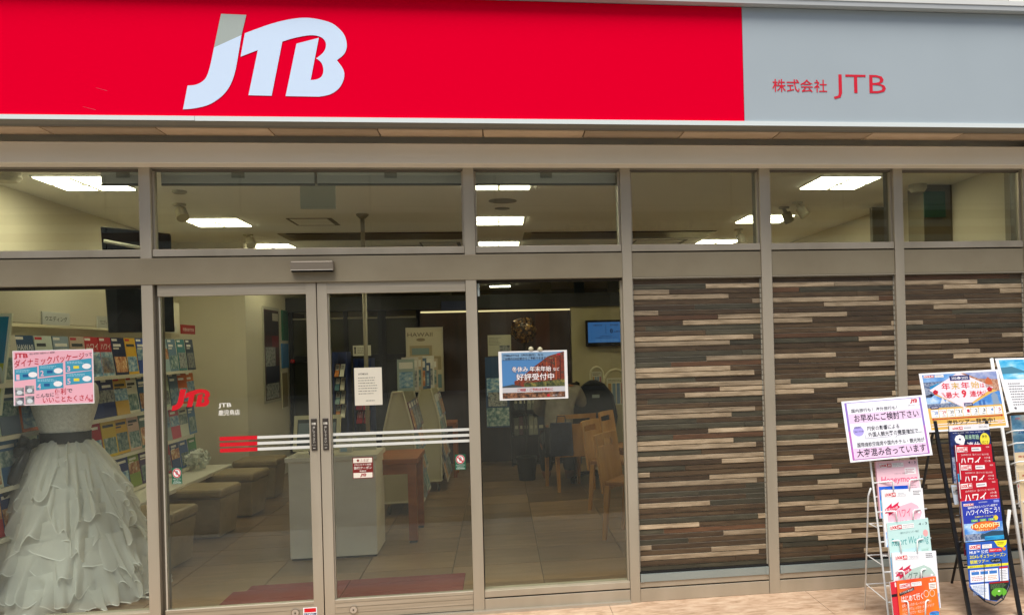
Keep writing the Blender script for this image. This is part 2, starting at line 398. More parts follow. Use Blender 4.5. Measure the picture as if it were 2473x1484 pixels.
# lower glass bay 0, bay 2
for a, b in (bays[0], bays[2]):
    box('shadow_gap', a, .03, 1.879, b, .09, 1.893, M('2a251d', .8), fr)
    box('bottom_rail', a + .001, 0, .066, b - .001, .09, .104, ALU, fr, bevel=.002)
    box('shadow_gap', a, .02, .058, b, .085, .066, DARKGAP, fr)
    box('base_board', a + .001, -.001, GZ, b - .001, .09, .0577, ALU, fr, bevel=.002)
    sb = MB(); sb.box(b - .010, .03, .1045, b - .001, .07, 1.879, ALU)
    if a > -1: sb.box(a + .001, .03, .1045, a + .004, .07, 1.879, DARKGAP)
    sb.build('glazing_bead', fr)
    box('window_pane', a + .004, .045, .1045, b - .011, .053, 1.879, GLASS, fr)
clip = aty(1157, 695, -.0)
box('corner_clip', -.117, .03, 1.80, -.103, .044, 1.875, M('c7d2cc', .1), fr, bevel=.003)
for a, b in bays[3:]:
    ch = MB(); cm = noisy('channel_grey', ['8f9a96', '99a39e'], (3, 3, 3), .4, .3)
    ch.box(a + .004, -.010, .0995, a + .022, .05, .1435, cm); ch.box(b - .022, -.010, .0995, b - .004, .05, .1435, cm)
    ch.box(a + .0225, -.007, .1, b - .0225, .05, .143, cm); ch.build('water_channel', fr)
    box('bottom_rail', a + .001, 0, .066, b - .001, .09, .099, ALU, fr, bevel=.002)
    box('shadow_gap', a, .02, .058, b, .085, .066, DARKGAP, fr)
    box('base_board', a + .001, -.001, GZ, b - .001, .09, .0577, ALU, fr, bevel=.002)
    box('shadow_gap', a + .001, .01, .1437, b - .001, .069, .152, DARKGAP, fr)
box('threshold', -3.35, -.03, GZ - .01, .73, .12, -.004, M('b9b2a2', .35, .5), fr)

# cladding of narrow wood-look planks
PK = {'L': noisy('plank_oak', ['6e5e48', '8c7a60', 'a59276', 'b4a286'], (7, 5, 55), .65, 0, .35, 7, .4, [.28, .42, .58, .72], per=True),
      'D': noisy('plank_umber', ['37291a', '483824', '5a4932'], (7, 5, 60), .6, 0, .3, 7, .4, per=True),
      'G': noisy('plank_charcoal', ['322f22', '413d2d', '504b3a'], (7, 5, 60), .6, 0, .3, 7, .4, per=True),
      'B': noisy('plank_walnut', ['46301c', '573c26', '68492f'], (7, 5, 60), .6, 0, .3, 7, .4, per=True)}
P1 = "DD85 GL57 LD28 LD75 DL94 DG48 LD19 BL66 DL38 DG09 DG56 LD94 LG75 DD48 GG85 GL56 GB28 LD75 LD94 GD47 LL18 BL66 DL38 DG09 DD57 LD94 LG75 GD47 GG85 DL56 GB28 LG76 LD94 GD50 LL18 DL66 GD37 LD09 DL56 LD94 DG85 GG47 DG85 LG56 DD28 DD75 GL94 LD47 GB19 DL66 GD38 LD09 DL56 LD94 DD75 GG47".split()
P2 = "DD80 LL51 BG22 DD70 LB88 DL42 DD13 LD61 LD32 DL98 DL52 BD90 GL70 DD42 DL79 LD51 DD20 DL70 DD50 DL42 LG13 LD60 LD32 DL97 DL51 DD90 GD60 DD30 GD75 LD51 DL70 GD35 LD61 DL79 DD20 LD30 DL97 BD45 LD51 GD66 DL33 LD70 DD45 GD30 LG50 DL22 DD68 LL90 GG41 BL13 LD60 GL32 DG03 LG51 DD80 DL70".split()
P2[-1] = 'GB42'; P2[-2] = 'DL70'; P2[-3] = 'DD40'
P3 = "BD90 LG62 DL33 DL81 DD50 LD53 DL24 DG40 DD43 LD15 GG50 DD66 DL82 LD53 DD30 LD63 DL40 GD22 LD78 DD50 DL66 BD30 LD12 DL52 DG70 LL45 GD20 DL88 DD50 LD38 DB62 DL27 LD70 GD50 DL58 LD20 DD75 DL35 LG84 DD42 BD60 LD50 DL15 GG66 LD72 DD30 LL55 DG25 DL80 LD46 DD62 GL35 LD14 DD58 DL76 GD44".split()
ZT, ZB0 = 1.8815, .1525
pitch = (ZT - ZB0) / 56
ub_ = MB(); ub_.box(0, 0, 0, 1, 1, 1, PK['L'])
def plank_mesh(m):
    # face slightly tilted: bottom edge stands prouder, top edge set back (a light ledge)
    c_, e = .04, .10
    v = [(0, .22, 0), (1, .22, 0), (1, 1, 0), (0, 1, 0), (0, .34, 1), (1, .34, 1), (1, 1, 1), (0, 1, 1), (0, 0, .10), (1, 0, .10), (1, .04, .92), (0, .04, .92)]
    f = [(0, 1, 9, 8), (8, 9, 10, 11), (11, 10, 5, 4), (0, 3, 2, 1), (4, 5, 6, 7), (2, 3, 7, 6), (0, 8, 11, 4, 7, 3), (1, 2, 6, 5, 10, 9)]
    me = bpy.data.meshes.new('plank'); me.from_pydata(v, [], f); me.materials.append(m); me.update(); return me
PM = {k: plank_mesh(m) for k, m in PK.items()}
grout = noisy('grout', ['9c9482', 'aaa290'], (8, 8, 8), .8)
ord3 = ['left', 'middle', 'right']
for bi, (rows, (a, b)) in enumerate(zip((P1, P2, P3), bays[3:])):
    pn = empty('plank_cladding', ['left bay of dark and oak planks beside the glass front', 'middle bay of dark and oak planks behind the pink notice rack', 'right bay of dark and oak planks behind the black brochure stand'][bi], 'wall cladding', group='plank clad bays')
    box('backing', a + .001, .0262, ZB0, b - .001, .0695, ZT + .004, grout, pn)
    for (p, q) in ((a + .001, a + .008), (b - .008, b - .001)):
        vs = []
        for r in range(56):
            z = ZT - (r + 1) * pitch
            for (zz, y) in ((z + .0005, .026), (z + .004, .015), (z + pitch - .002, .015)): vs += [(p, y, zz), (q, y, zz)]
        vs += [(p, .026, ZT), (q, .026, ZT)]
        n_ = len(vs) // 2; obj('sealant', vs, [(2 * k, 2 * k + 1, 2 * k + 3, 2 * k + 2) for k in range(n_ - 1)], M('9a9484', .7), pn)
    for r, cde in enumerate(rows):
        z = ZT - (r + 1) * pitch; fr_ = int(cde[2:]) / 100
        proud = random.choice([0, 0, .002, .004])
        spans = [(0, fr_, cde[0]), (fr_, 1, cde[1])]
        for (u0, u1, kx) in spans:
            o = bpy.data.objects.new('plank', PM[kx]); C.objects.link(o); o.parent = pn
            pa = a + .0085 + (b - a - .017) * u0 + (.0008 if u0 else 0); pb_ = a + .0085 + (b - a - .017) * u1 - (.0008 if u1 < 1 else 0)
            pr = proud + (.003 if kx == 'L' else 0)
            o.location = (pa, .022 - pr, z + .0022); o.scale = (pb_ - pa, .012 + pr, pitch - .0036)

# ================================================================== SLIDING DOORS
def door(x0, x1, meet_left, lab):
    d = empty('sliding_door', lab, 'door', group='sliding entrance doors')
    y0, y1 = .004, .05
    box('top_rail', x0, y0, 1.829, x1, y1, 1.8925, ALUB, d, bevel=.002)
    box('bottom_rail', x0, y0, .0, x1, y1, .105, ALUB, d, bevel=.002)
    rr = MB()
    for z in (.03, .062, .088): rr.box(x0, y0 - .0015, z, x1, y0 + .002, z + .0012, M('766e5f', .4, .3))
    rr.box(x0, y0 - .001, .1035, x1, y0 + .01, .1058, M('d8d2c2', .3, .3)); rr.build('rail_groove', d)
    if meet_left:   # meeting stile on the left
        box('stile', x0, y0 - .002, .0, x0 + .055, y1, 1.8905, ALU, d, bevel=.002); gx0, gx1 = x0 + .055, x1; px0 = x0 + .013
        box('glazing_bead', gx0, .02, .1055, gx0 + .006, .045, 1.829, M('b5ae9e', .4, .3), d)
    else:
        box('stile', x1 - .055, y0 - .002, .0, x1, y1, 1.8905, ALU, d, bevel=.002); gx0, gx1 = x0, x1 - .055; px0 = x1 - .045
        box('glazing_bead', gx0, .02, .1055, gx0 + .008, .045, 1.829, M('c9c3b3', .3, .4), d)
    box('glass_pane', gx0, .026, .1055, gx1, .034, 1.829, GLASS, d)
    return d, gx0, gx1, px0
DL, lg0, lg1, lp = door(-1.852, -1.0115, False, 'left glass sliding door with the red slanted logo and stripes')
DR, rg0, rg1, rp = door(-1.0065, -.182, True, 'right glass sliding door with paper notices taped on it')
box('door_pocket_liner', -1.8705, .03, 0, -1.8525, .10, 1.8925, M('6d6557', .4, .3), fr)
for d, px in ((DL, lp), (DR, rp)):
    zt_, zb_ = aty(760, 1010, 0).z, aty(762, 1087, 0).z
    h = box('push_plate', px, -.004, zb_, px + .032, .003, zt_, M('3a332c', .45), d, bevel=.003)
    s = Sheet((px, -.0045, zt_), (px + .032, -.0045, zt_), (px, -.0045, zb_))
    s.rect(.15, .12, .48, .19, 'a9a497', 1); s.rect(.5, .12, .85, .19, 'c9c4b7', 1)
    for i, ch_ in enumerate('押して下さい'): s.text(ch_, .32, .24 + i * .09, .68, .315 + i * .09, 'c9c4b7', 1, bold=.02)
    s.text('PUSH', .2, .81, .8, .845, 'a9a497', 1); s.rect(.3, .91, .7, .93, 'c9c4b7', 1); s.build('lettering', h)
for (px, py, d) in ((713.5, 1478, DL), (854, 1470.5, DR)):
    p = aty(px, py, .003); lk = MB()
    def ring(r0, r1, y, m, n=24):
        vs = [p + Vector((r * math.cos(t * 2 * math.pi / n), y, r * math.sin(t * 2 * math.pi / n))) for r in (r0, r1) for t in range(n)]
        lk.add(vs, [(t, (t + 1) % n, n + (t + 1) % n, n + t) for t in range(n)], m)
    ring(.0001, .019, -.006, STEEL); ring(.019, .023, -.006, M('8a8273', .3, .6)); ring(.023, .0231, -.0061, STEEL)
    vs = [p + Vector((.023 * math.cos(t * .2618), yy, .023 * math.sin(t * .2618))) for yy in (-.006, .0) for t in range(24)]
    lk.add(vs, [(t, (t + 1) % 24, 24 + (t + 1) % 24, 24 + t) for t in range(24)], STEEL)
    lk.box(p.x - .004, p.y - .009, p.z - .006, p.x + .004, p.y - .006, p.z + .004, M('6b6355', .3, .6)); lk.build('lock', d)
# security sticker
a = aty(732, 1466, .002); b = aty(766, 1484, .002)
s = Sheet((a.x, .0012, a.z), (b.x, .0012, a.z), (a.x, .0012, a.z - .052)); s.slab(.0004, WHITE, 'sticker', DL)
s.rect(.08, .1, .93, .52, 'd4001c', 1); s.text('SECOM', .06, .6, .94, .86, '23306e', 2, bold=.03); s.build('lettering', DL)

def on(Y, x, y): return aty(x, y, Y)
def sheet_y(x0, y0, x1, y1, Y):        # upright rectangle from photo pixels
    a = aty(x0, y0, Y); b = aty(x1, y1, Y); return Sheet((a.x, Y, a.z), (b.x, Y, a.z), (a.x, Y, b.z))
# vinyl on the left door
YG = .0255
s = sheet_y(413, 940, 508, 988, YG); s.logo(0, 0, 1, 1, 'd0021b', L=1); s.build('logo_sticker', DL)
s = sheet_y(527, 973, 585, 1001, YG)
s.text('JTB', 0, 0, .55, .42, 'f2efe6', 1, .02); s.text('鹿児島店', 0, .55, .9, 1, 'f2efe6', 1, .02); s.build('shop_lettering', DL)
bt = MB(); bt2 = MB()
zs = [aty(700, y, YG).z for y in (1038, 1046.5, 1050.5, 1059, 1062.5, 1070.5)]
xs0, xs1 = aty(530, 1050, YG).x, aty(621, 1050, YG).x
zs = [1.045, 1.023, 1.012, .990, .980, .958]
for k in range(3):
    zt_, zb_ = zs[2 * k], zs[2 * k + 1]
    bt.box(xs0, YG - .0004, zb_, xs1, YG, zt_, M('d0021b', .45)); bt2.box(xs1 + .0005, YG - .0004, zb_ + .003, lg1, YG, zt_ - .003, M('d9dad2', .5))
bt.build('red_stripes', DL); bt2.build('white_stripes', DL)
bt3 = MB()
for k in range(3): bt3.box(rg0 + .008, YG - .0004, zs[2 * k + 1] + .003, rg1, YG, zs[2 * k] - .003, M('d9dad2', .5))
bt3.build('white_stripes', DR)
def caution(x0, y0, x1, y1, d):
    s = sheet_y(x0, y0, x1, y1, YG); s.slab(.0003, M('0d5a3c', .5), 'caution_sticker', d)
    s.disc(.5, .33, .42, .3, 'f1f1ee', 1); s.disc(.5, .33, .40, .285, 'c8102e', 2); s.disc(.5, .33, .31, .22, 'f1f1ee', 3)
    s.poly([(.35, .25), (.45, .16), (.6, .18), (.66, .3), (.6, .45), (.4, .45)], '9aa0a0', 4)
    s.poly([(.2, .18), (.28, .13), (.82, .48), (.74, .54)], 'c8102e', 5)
    s.text('ひらくドアに', .08, .66, .92, .74, 'e8efe8', 1); s.text('ちゅうい', .2, .77, .8, .85, 'e8efe8', 1); s.text('CAUTION', .1, .88, .9, .96, 'e8efe8', 1)
    s.build('lettering', d)
caution(414.5, 1129, 440, 1167, DL); caution(1098.5, 1096.5, 1125, 1132.5, DR)

# automatic door sensor
p0, p1 = aty(702, 630, -.03), aty(807.5, 656, -.03)
sn = empty('door_sensor', 'grey automatic door sensor box fixed on the beam above the doors', 'sensor')
zc0, zc1 = 1.957, 2.008
b_ = MB(); b_.hexa([(p0.x, -.05, zc0), (p1.x, -.05, zc0), (p1.x, -.013, zc0), (p0.x, -.013, zc0), (p0.x + .003, -.055, zc1), (p1.x - .003, -.055, zc1), (p1.x, -.013, zc1), (p0.x, -.013, zc1)], M('8f8576', .35, .3))
b_.build('housing', sn, bevel=.006)
box('sensor_window', p0.x + .006, -.047, zc0 - .009, p1.x - .006, -.015, zc0 - .0005, M('120e0c', .2), sn)
box('light_lip', p0.x + .004, -.0555, zc0 - .0004, p1.x - .004, -.051, zc0 + .003, M('d9d2c4', .3), sn)
#PART2

# ================================================================== INTERIOR
# ceiling lights
LIT = emit('fff5d0', 14)
names3 = {0: 'left', 1: 'middle', 2: 'right'}
rowsn = ['nearest the window', 'second from the window', 'third from the window', 'fourth from the window']
for ci, cx in enumerate((-2.49, .03, 2.62)):
    for ri, cy in enumerate((1.25, 3.05, 4.86)):
        lx = cx; cx = -2.77 if (ci == 0 and ri == 0) else cx
        t = empty('ceiling_light', 'square recessed ceiling light, %s in the %s row' % (rowsn[ri], names3[ci]), 'ceiling light', group='square ceiling lights')
        h = .237; m = MB()
        for (a, b, c_, d) in ((-h, -h, h, -h + .012), (-h, h - .012, h, h), (-h, -h + .012, -h + .012, h - .012), (h - .012, -h + .012, h, h - .012)): m.box(cx + a, cy + b, 2.694, cx + c_, cy + d, 2.6995, WHITE)
        m.build('frame', t)
        box('diffuser', cx - h + .012, cy - h + .012, 2.688, cx + h - .012, cy + h - .012, 2.6995, LIT, t)
        m = MB(); lv = emit('e8dcb0', .55)
        m.box(cx - .009, cy - h + .013, 2.682, cx + .009, cy + h - .013, 2.6875, lv); m.box(cx - h + .013, cy - .009, 2.682, cx - .0095, cy + .009, 2.6875, lv); m.box(cx + .0095, cy - .009, 2.682, cx + h - .013, cy + .009, 2.6875, lv)
        m.build('louvre', t); cx = lx
t = empty('ceiling_light', 'long strip light glowing far back behind the dark beam', 'ceiling light')
box('housing', -.15, 10.9, 2.665, .25, 11.15, 2.6995, WHITE, t); box('diffuser', -.14, 10.91, 2.655, .24, 11.14, 2.6645, LIT, t)
# ceiling fittings
def ceil_round(name, lab, cat, px, py, r, h=.02, m=None, group=None):
    p = atz(px, py, 2.7); b = MB(); b.lathe((p.x, p.y, 2.6995 - h), [(r * .72, 0), (r, h * .5), (r, h)], m or M('a8a392', .6), 24)
    return tag(b.build(name, smooth=False), lab, cat, group)
ceil_round('smoke_detector', 'round smoke detector on the ceiling near the left wall', 'smoke detector', 433, 461, .05)
ceil_round('ceiling_speaker', 'large round ceiling speaker behind the third transom light', 'speaker', 1214, 484.5, .115, .008, M('8f8876', .7))
ceil_round('ceiling_hook_plate', 'small round ceiling plate with a wire loop behind the speaker', 'hook', 1213, 503, .065, .006, M('8f8876', .7))
ceil_round('ceiling_speaker', 'round white speaker at the far left end of the ceiling', 'speaker', 14, 420, .09, .05, M('c0b9a4', .6))
ceil_round('smoke_detector', 'white domed detector on the ceiling at the right end', 'smoke detector', 2216, 446, .07, .06, M('a8a18c', .6))
def spot(px, py, lab, col, ax=(.4, -.5, -.9)):
    p = atz(px, py, 2.7); t = empty('spotlight', lab, 'spotlight', group='ceiling spotlights')
    b = MB(); b.lathe((p.x, p.y, 2.685), [(.045, 0), (.05, .0145)], M(col, .5), 20); b.build('mount', t)
    a = Vector(ax).normalized(); q = Vector((p.x, p.y, 2.683)); b = MB(); b.tube([q, q + a * .04, q + a * .042, q + a * .13], [.015, .02, .042, .047], M(col, .4), 16); b.build('lamp_head', t)
spot(433, 492, 'cream ceiling spotlight behind the smoke detector on the left', 'bdb59c'); spot(599, 566, 'cream ceiling spotlight between the two left square lights', 'bdb59c')
spot(1925, 488, 'white spotlight on the right, nearest the window', 'c8c2ae', (.5, -.3, -.9)); spot(1893, 500, 'grey spotlight in front of the right middle square light', 'a09a88', (.5, .2, -.9)); spot(1784, 553, 'white spotlight beside the farthest right square light', 'b8b19c', (.3, .1, -.9))
def slot(x0, x1, y0, y1, lab):
    a = atz(x0, y0, 2.7); b = atz(x1, y0, 2.7); c_ = atz(x0, y1, 2.7)
    t = empty('air_grille', lab, 'air grille', group='long ceiling air grilles')
    m = MB(); m.box(a.x, a.y, 2.693, b.x, a.y + .03, 2.6995, BLACK); m.box(a.x, c_.y - .03, 2.693, b.x, c_.y, 2.6995, BLACK); m.build('slot', t)
    box('face_plate', a.x, a.y + .031, 2.691, b.x, c_.y - .031, 2.6995, M('8b8470', .35, .4), t)
    box('end_cap', a.x - .08, a.y, 2.69, a.x - .001, c_.y, 2.6995, M('9a927c', .6), t)
slot(690, 1125, 563, 580, 'left long air grille in the ceiling'); slot(1284, 1725, 560, 577, 'right long air grille in the ceiling')
def hatch(x0, y0, x1, y1, lab):
    a = atz(x0, y0, 2.7); b = atz(x1, y1, 2.7); t = empty('ceiling_hatch', lab, 'hatch', group='ceiling hatches')
    m = MB(); e = M('6d6350', .6); X0, X1, Y0, Y1 = min(a.x, b.x), max(a.x, b.x), a.y, b.y
    for q in ((X0, Y0, X1, Y0 + .015), (X0, Y1 - .015, X1, Y1), (X0, Y0 + .015, X0 + .02, Y1 - .015), (X1 - .04, Y0 + .015, X1, Y1 - .015)): m.box(q[0], q[1], 2.695, q[2], q[3], 2.6995, e)
    m.build('trim', t); box('hatch_panel', X0 + .021, Y0 + .016, 2.697, X1 - .041, Y1 - .016, 2.6995, CEIL, t)
hatch(690, 526.7, 822, 543, 'ceiling hatch with a dark edge behind the hanging board'); hatch(1012, 585, 1115, 595, 'ceiling hatch beyond the chrome pole'); hatch(1535, 579, 1640, 590, 'ceiling hatch beyond the right air grille')
p = atz(875, 517, 2.7)
t = empty('chrome_pole', 'slim chrome pole from floor to ceiling behind the doors', 'pole')
m = MB(); m.lathe((p.x, p.y, 0), [(.018, 0), (.018, 2.66)], M('a09882', .45, .3), 16); m.build('shaft', t, True)
m = MB(); m.lathe((p.x, p.y, 2.66), [(.025, 0), (.055, .03), (.055, .0395)], M('8e8878', .3, .8), 20); m.build('flange', t, True)
# roller blinds
for i, (x0, x1, z0) in enumerate(((atY0 := aty(249, 430, .16).x, -1.94, 0), (-1.865, -1.03, 0), (-1.015, -.185, 0), (-.115, .725, 0))):
    t = empty('roller_blind', ['short grey roller blind case in the left transom', 'grey roller blind case left of the hanging board', 'grey roller blind case right of the hanging board', 'grey roller blind case in the third transom'][i], 'blind', group='roller blind cases')
    box('case', x0, .13, 2.476, x1, .22, 2.57, M('cfcac0', .6), t, bevel=.004)
    box('light_strip', x0 + .004, .124, 2.527, x1 - .004, .1295, 2.535, M('dcdcd4', .4), t)
    xb = (x0 + x1) / 2; box('bracket', xb - .035, .118, 2.503, xb + .035, .1235, 2.545, M('a09c90', .4, .3), t)
    box('bottom_bar', x0, .135, 2.463, x1, .15, 2.475, M('77726a', .5), t)
s = sheet_y(724, 438, 811, 504.5, .45); o = s.slab(.012, M('d0d0c0', .5), 'hanging_board'); tag(o, 'pale grey-green board hanging behind the wide transom light', 'hanging board')

# hanging TV (seen from behind, half hidden by the frame)
tv = empty('hanging_television', 'dark television hanging from the ceiling above the wedding brochures', 'television')
A, B = aty(258, 552, 1.3), aty(400, 800, 1.3)
m = MB(); y0 = 1.3
m.hexa([(A.x, y0 - .02, B.z), (B.x, y0 + .16, B.z), (B.x - .02, y0 + .22, B.z), (A.x - .02, y0 + .05, B.z), (A.x + .01, y0 - .12, A.z), (B.x + .03, y0 + .06, A.z - .03), (B.x, y0 + .12, A.z - .03), (A.x, y0 - .05, A.z)], M('0a0b0a', .18))
m.build('television_body', tv, bevel=.008)
mx_ = aty(348, 520, 1.42).x; m = MB(); m.tube([(mx_, 1.42, A.z - .12), (mx_, 1.42, 2.699)], .012, M('6a6458', .5)); m.build('ceiling_mount', tv)
m = MB(); m.tube([(A.x + .03, y0 - .115, A.z - .10), (A.x + .18, y0 - .09, A.z - .13), (B.x + .01, y0 + .02, A.z - .17)], .012, M('d8d8c8', .3)); m.tube([(A.x + .05, y0 - .08, A.z - .27), (B.x, y0 + .03, A.z - .33)], .010, M('c9c9bb', .3)); m.build('highlight_streak', tv)  # pale tubes stand in for white highlight streaks on the dark casing
s = Sheet((A.x + .26, y0 + .005, A.z - .42), (A.x + .32, y0 + .02, A.z - .42), (A.x + .26, y0 + .06, B.z + .03)); s.rect(0, 0, .3, 1, '8a1410', 1); s.build('red_band', tv)

# left: ledge counter, wall rack, brochures
lz = .43
e0, e1 = atz(398, 1192, lz), atz(555, 1119.5, lz)
LX = (e0.x + e1.x) / 2; LY = e1.y
ld = empty('wall_counter', 'long low white counter running along the left wall under the brochures', 'counter')
box('counter_top', -3.345, 1.45, lz - .035, LX, LY, lz, noisy('counter_white', ['ddd8c8', 'e6e1d2'], (3, 3, 3), .3), ld, bevel=.004)
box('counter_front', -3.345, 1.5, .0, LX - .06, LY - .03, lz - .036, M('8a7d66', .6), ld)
RX = -2.90
rk = empty('wall_rack', 'four tier clear brochure rack covering the left wall', 'rack')
box('back_board', RX - .22, .18, .46, RX - .2, 3.55, 1.72, M('cfc7ae', .7), rk)
tiers = [1.37, 1.06, .76, .47]
covers = ['2c3f56', 'd9d2bf', '15466e', 'cfd8cc', '8fa2b0', 'cdb8a4', 'c01826', 'c01826', '14244a', 'e0b030', '2d4ea0', '1c3f8c', '9fb7bd', '5f7f96', '2e7d84']
cov2 = ['b9c7ae', '5a6f86', 'c8622a', 'd0702c', 'e08a30', 'd8d8d0', '24356c', '1a2a60', 'c9a24e', 'd9d6c4', '2d5a86', '7a8a94']
cov3 = ['d8dcc8', '3b6fa0', 'bcd0c0', '24506c', 'd0621e', 'd8402c', 'b01020', 'e0c030', 'e0b020', 'd8b8a8', '5a7a70', '2f6f78', '9aa8a4', 'c83c50']
cov4 = ['b02030', '1d3c78', '2060a8', '3c8a48', '7c1c50', 'c87890', '6c8090', 'd8d4c8', '203a80', '8aa040', '4a3060', 'b0b8b0']
ords = ['first', 'second', 'third', 'fourth', 'fifth', 'sixth', 'seventh', 'eighth', 'ninth', 'tenth', 'eleventh', 'twelfth', 'thirteenth', 'fourteenth', 'fifteenth', 'sixteenth', 'seventeenth', 'eighteenth', 'nineteenth', 'twentieth', 'last but one', 'last']
tn = ['top', 'second', 'third', 'lowest']
PHO = [noisy('picture_sea', ['3a6a90', '6a94b4', 'a8c0cc', 'dcdcd4'], (18, 18, 30), .5, det=4, per=True), noisy('picture_town', ['3c3c40', '6a7078', 'a8a8a0', '5a7488'], (35, 35, 35), .5, det=4, per=True),
       noisy('picture_green', ['30505c', '5a7c80', '96a8a0', 'ccd0c8'], (25, 25, 25), .5, det=4, per=True), noisy('picture_warm', ['7a4a30', 'b0704a', 'd0a878', 'e4dcc8'], (25, 25, 25), .5, det=4, per=True)]
def colname(h):
    r, g, b = [int(h[i:i + 2], 16) for i in (0, 2, 4)]
    mx, mn = max(r, g, b), min(r, g, b)
    if mx - mn < 40: return 'white' if mx > 200 else 'grey' if mx > 90 else 'dark'
    if r == mx and g > .68 * r: return 'yellow' if b < .6 * r else 'cream'
    if r == mx: return ('orange' if g > .36 * r and b < .5 * r else 'pink' if b > .55 * r and r > 170 else 'red')
    if b == mx: return 'navy' if mx < 110 else 'blue'
    return 'teal' if b > .8 * g else 'green'
RB = random.Random(4)
for ti, z in enumerate(tiers):
    tr = box('shelf_lip', RX - .19, .2, z - .03, RX + .0, 3.5, z - .012, noisy('shelf_cream', ['d8d0b8', 'e0d8c2'], (3, 3, 3), .4), rk)
    box('label_strip', RX + .0005, .2, z - .032, RX + .004, 3.5, z - .004, M('e2dcc8', .4), rk)
    nb = 16; cl = [covers, cov2, cov3, cov4][ti]
    yy = .28
    for k in range(nb):
        col = cl[k % len(cl)]; w = .205; hgt = .285 if ti < 3 else .27
        tl = Vector((RX - .055, yy, z + hgt)); trr = Vector((RX - .055, yy + w, z + hgt)); bl = Vector((RX - .02, yy, z - .005))
        tl.x += RB.uniform(-.006, .006); trr.x += RB.uniform(-.006, .006)
        s = Sheet(tl, trr, bl)
        bro = s.slab(.006, M(col, .4), 'brochure')
        tag(bro, '%s brochure, %s from the window in the %s tier of the left wall rack' % (colname(col), ords[k], tn[ti]), 'brochure', 'brochures in the left wall rack')
        R = RB.random()
        light = colname(col) in ('white', 'cream', 'yellow', 'pink')
        if R < .75: s.rect(.06, .42 + RB.random() * .1, .94, .93, PHO[RB.randrange(4)], 1)
        else: s.rect(.0, .3, 1, .62, PHO[RB.randrange(4)], 1)
        s.rect(.05, .03, .45, .09, 'f0ece4' if not light else 'c02030', 1)
        if col == 'c01826': s.text('ハワイ', .08, .16, .95, .32, 'f4ece4', 2, .02); s.rect(0, .38, 1, 1, PHO[0], 1)
        elif col == '15466e': s.text('HAWAII', .08, .2, .92, .32, 'e4e8ea', 2)
        else: s.rect(.1, .17, RB.uniform(.6, .9), .24, '303840' if light else 'f0ece4', 2)
        if RB.random() < .4: s.rect(.08, .27, .5, .31, '404850' if light else 'e8e0d0', 2)
        s.build('cover_print', bro)
        yy += w + .008
def wall_sign(x0, y0, x1, y1, txt, bgc, fc, lab, X=-2.99):
    a = atx(x0, y0, X); b = atx(x1, y1, X)
    s = Sheet(a, (X, b.y, a.z), (X, a.y, b.z)); o = s.slab(.01, M(bgc, .5), 'wall_sign'); tag(o, lab, 'wall sign')
    s.text(txt, .1, .32, .9, .72, fc, 1, .01); s.build('lettering', o)
box('sign_board', -3.05, .3, 1.74, -3.0, 3.5, 2.0, WALL, rk)
wall_sign(102, 751, 169, 786, 'ウエディング', 'd4d6d0', '2c2c2c', 'white sign above the rack, nearest the window, reading wedding in katakana')
wall_sign(236, 762, 291, 794, 'ウエディング・フォト', 'c6c6bc', '3a3a38', 'white sign half hidden below the hanging television')
wall_sign(391, 779, 428, 803, 'ご当地情報リレーズ', 'd8d6ca', '3a3a38', 'white sign above the rack beside the small red sign')
wall_sign(438, 783, 471.5, 807, '今月のおすすめ', '9c1c1a', 'efe4d8', 'small red sign at the far end above the rack')

# stools
STO = noisy('stool_leather', ['84724f', '937f5c', 'a08c68'], (4, 4, 4), .45)
def stool(px, py, lab, w=.42, d=.42, h=.40, rot=-.1):
    p = atz(px, py, 0); t = empty('stool', lab, 'stool', group='padded brown stools')
    t.location = (p.x, p.y, 0); t.rotation_euler = (0, 0, rot)
    m = MB(); a = w / 2; b = w / 2 * .86
    m.hexa([(-2 * b, 0, .01), (0, 0, .01), (0, 2 * b * .9, .01), (-2 * b, 2 * b * .9, .01), (-2 * b - .03, -.03, h - .07), (.03, -.03, h - .07), (.03, 2 * b * .9 + .03, h - .07), (-2 * b - .03, 2 * b * .9 + .03, h - .07)], STO)
    m.build('base', t, bevel=.01)
    m = MB(); m.box(-2 * b - .045, -.045, h - .068, .045, 2 * b * .9 + .045, h + .01, STO); m.build('seat', t, bevel=.025)
stool(410, 1379, 'brown padded stool nearest the glass, beside the dress', h=.40)
stool(530, 1300, 'second padded stool, in front of the white counter end'); stool(607, 1248, 'third padded stool in the row, beyond the second'); stool(664, 1203, 'fourth padded stool, next to the reception counter', rot=0)
st5 = stool(905, 1180, 'dark padded stool behind the reception counter', rot=0) if False else None

# side wall posters
def side_poster(pts, bg_, lab, frame=None, art=None, X=-2.662, cat='poster'):
    (x0, y0), (x1, y1) = pts
    a = atx(x0, y0, X); b = atx(x1, y1, X); z0, z1 = a.z, b.z
    t = empty('wall_poster', lab, cat)
    s = Sheet((X, a.y, z0), (X, b.y, z0), (X, a.y, z1)); s.slab(.012, M(frame or bg_, .35), 'frame_board', t)
    s.rect(.04, .03, .96, .97, bg_, 1)
    if art: art(s)
    s.build('print', t)
def art1(s):
    s.rect(.06, .05, .9, .3, '30282a', 2); s.rect(.55, .06, .92, .14, 'c8c0b0', 3); s.rect(.5, .3, .93, .42, '7a1c20', 2); s.rect(.08, .42, .7, .62, PHO[1], 2); s.rect(.1, .62, .92, .8, '22283c', 2); s.rect(.08, .8, .9, .96, PHO[1], 2)
side_poster([(635, 738), (679, 966)], '4a2a2a', 'tall silver framed poster on the side wall behind the left door', 'b4b0a0', art1)
side_poster([(681, 748), (697, 822)], '2a6a50', 'green notice on the side wall right of the silver framed poster')
side_poster([(681, 829), (698, 887)], '3a7ab0', 'blue notice below the green one on the side wall')
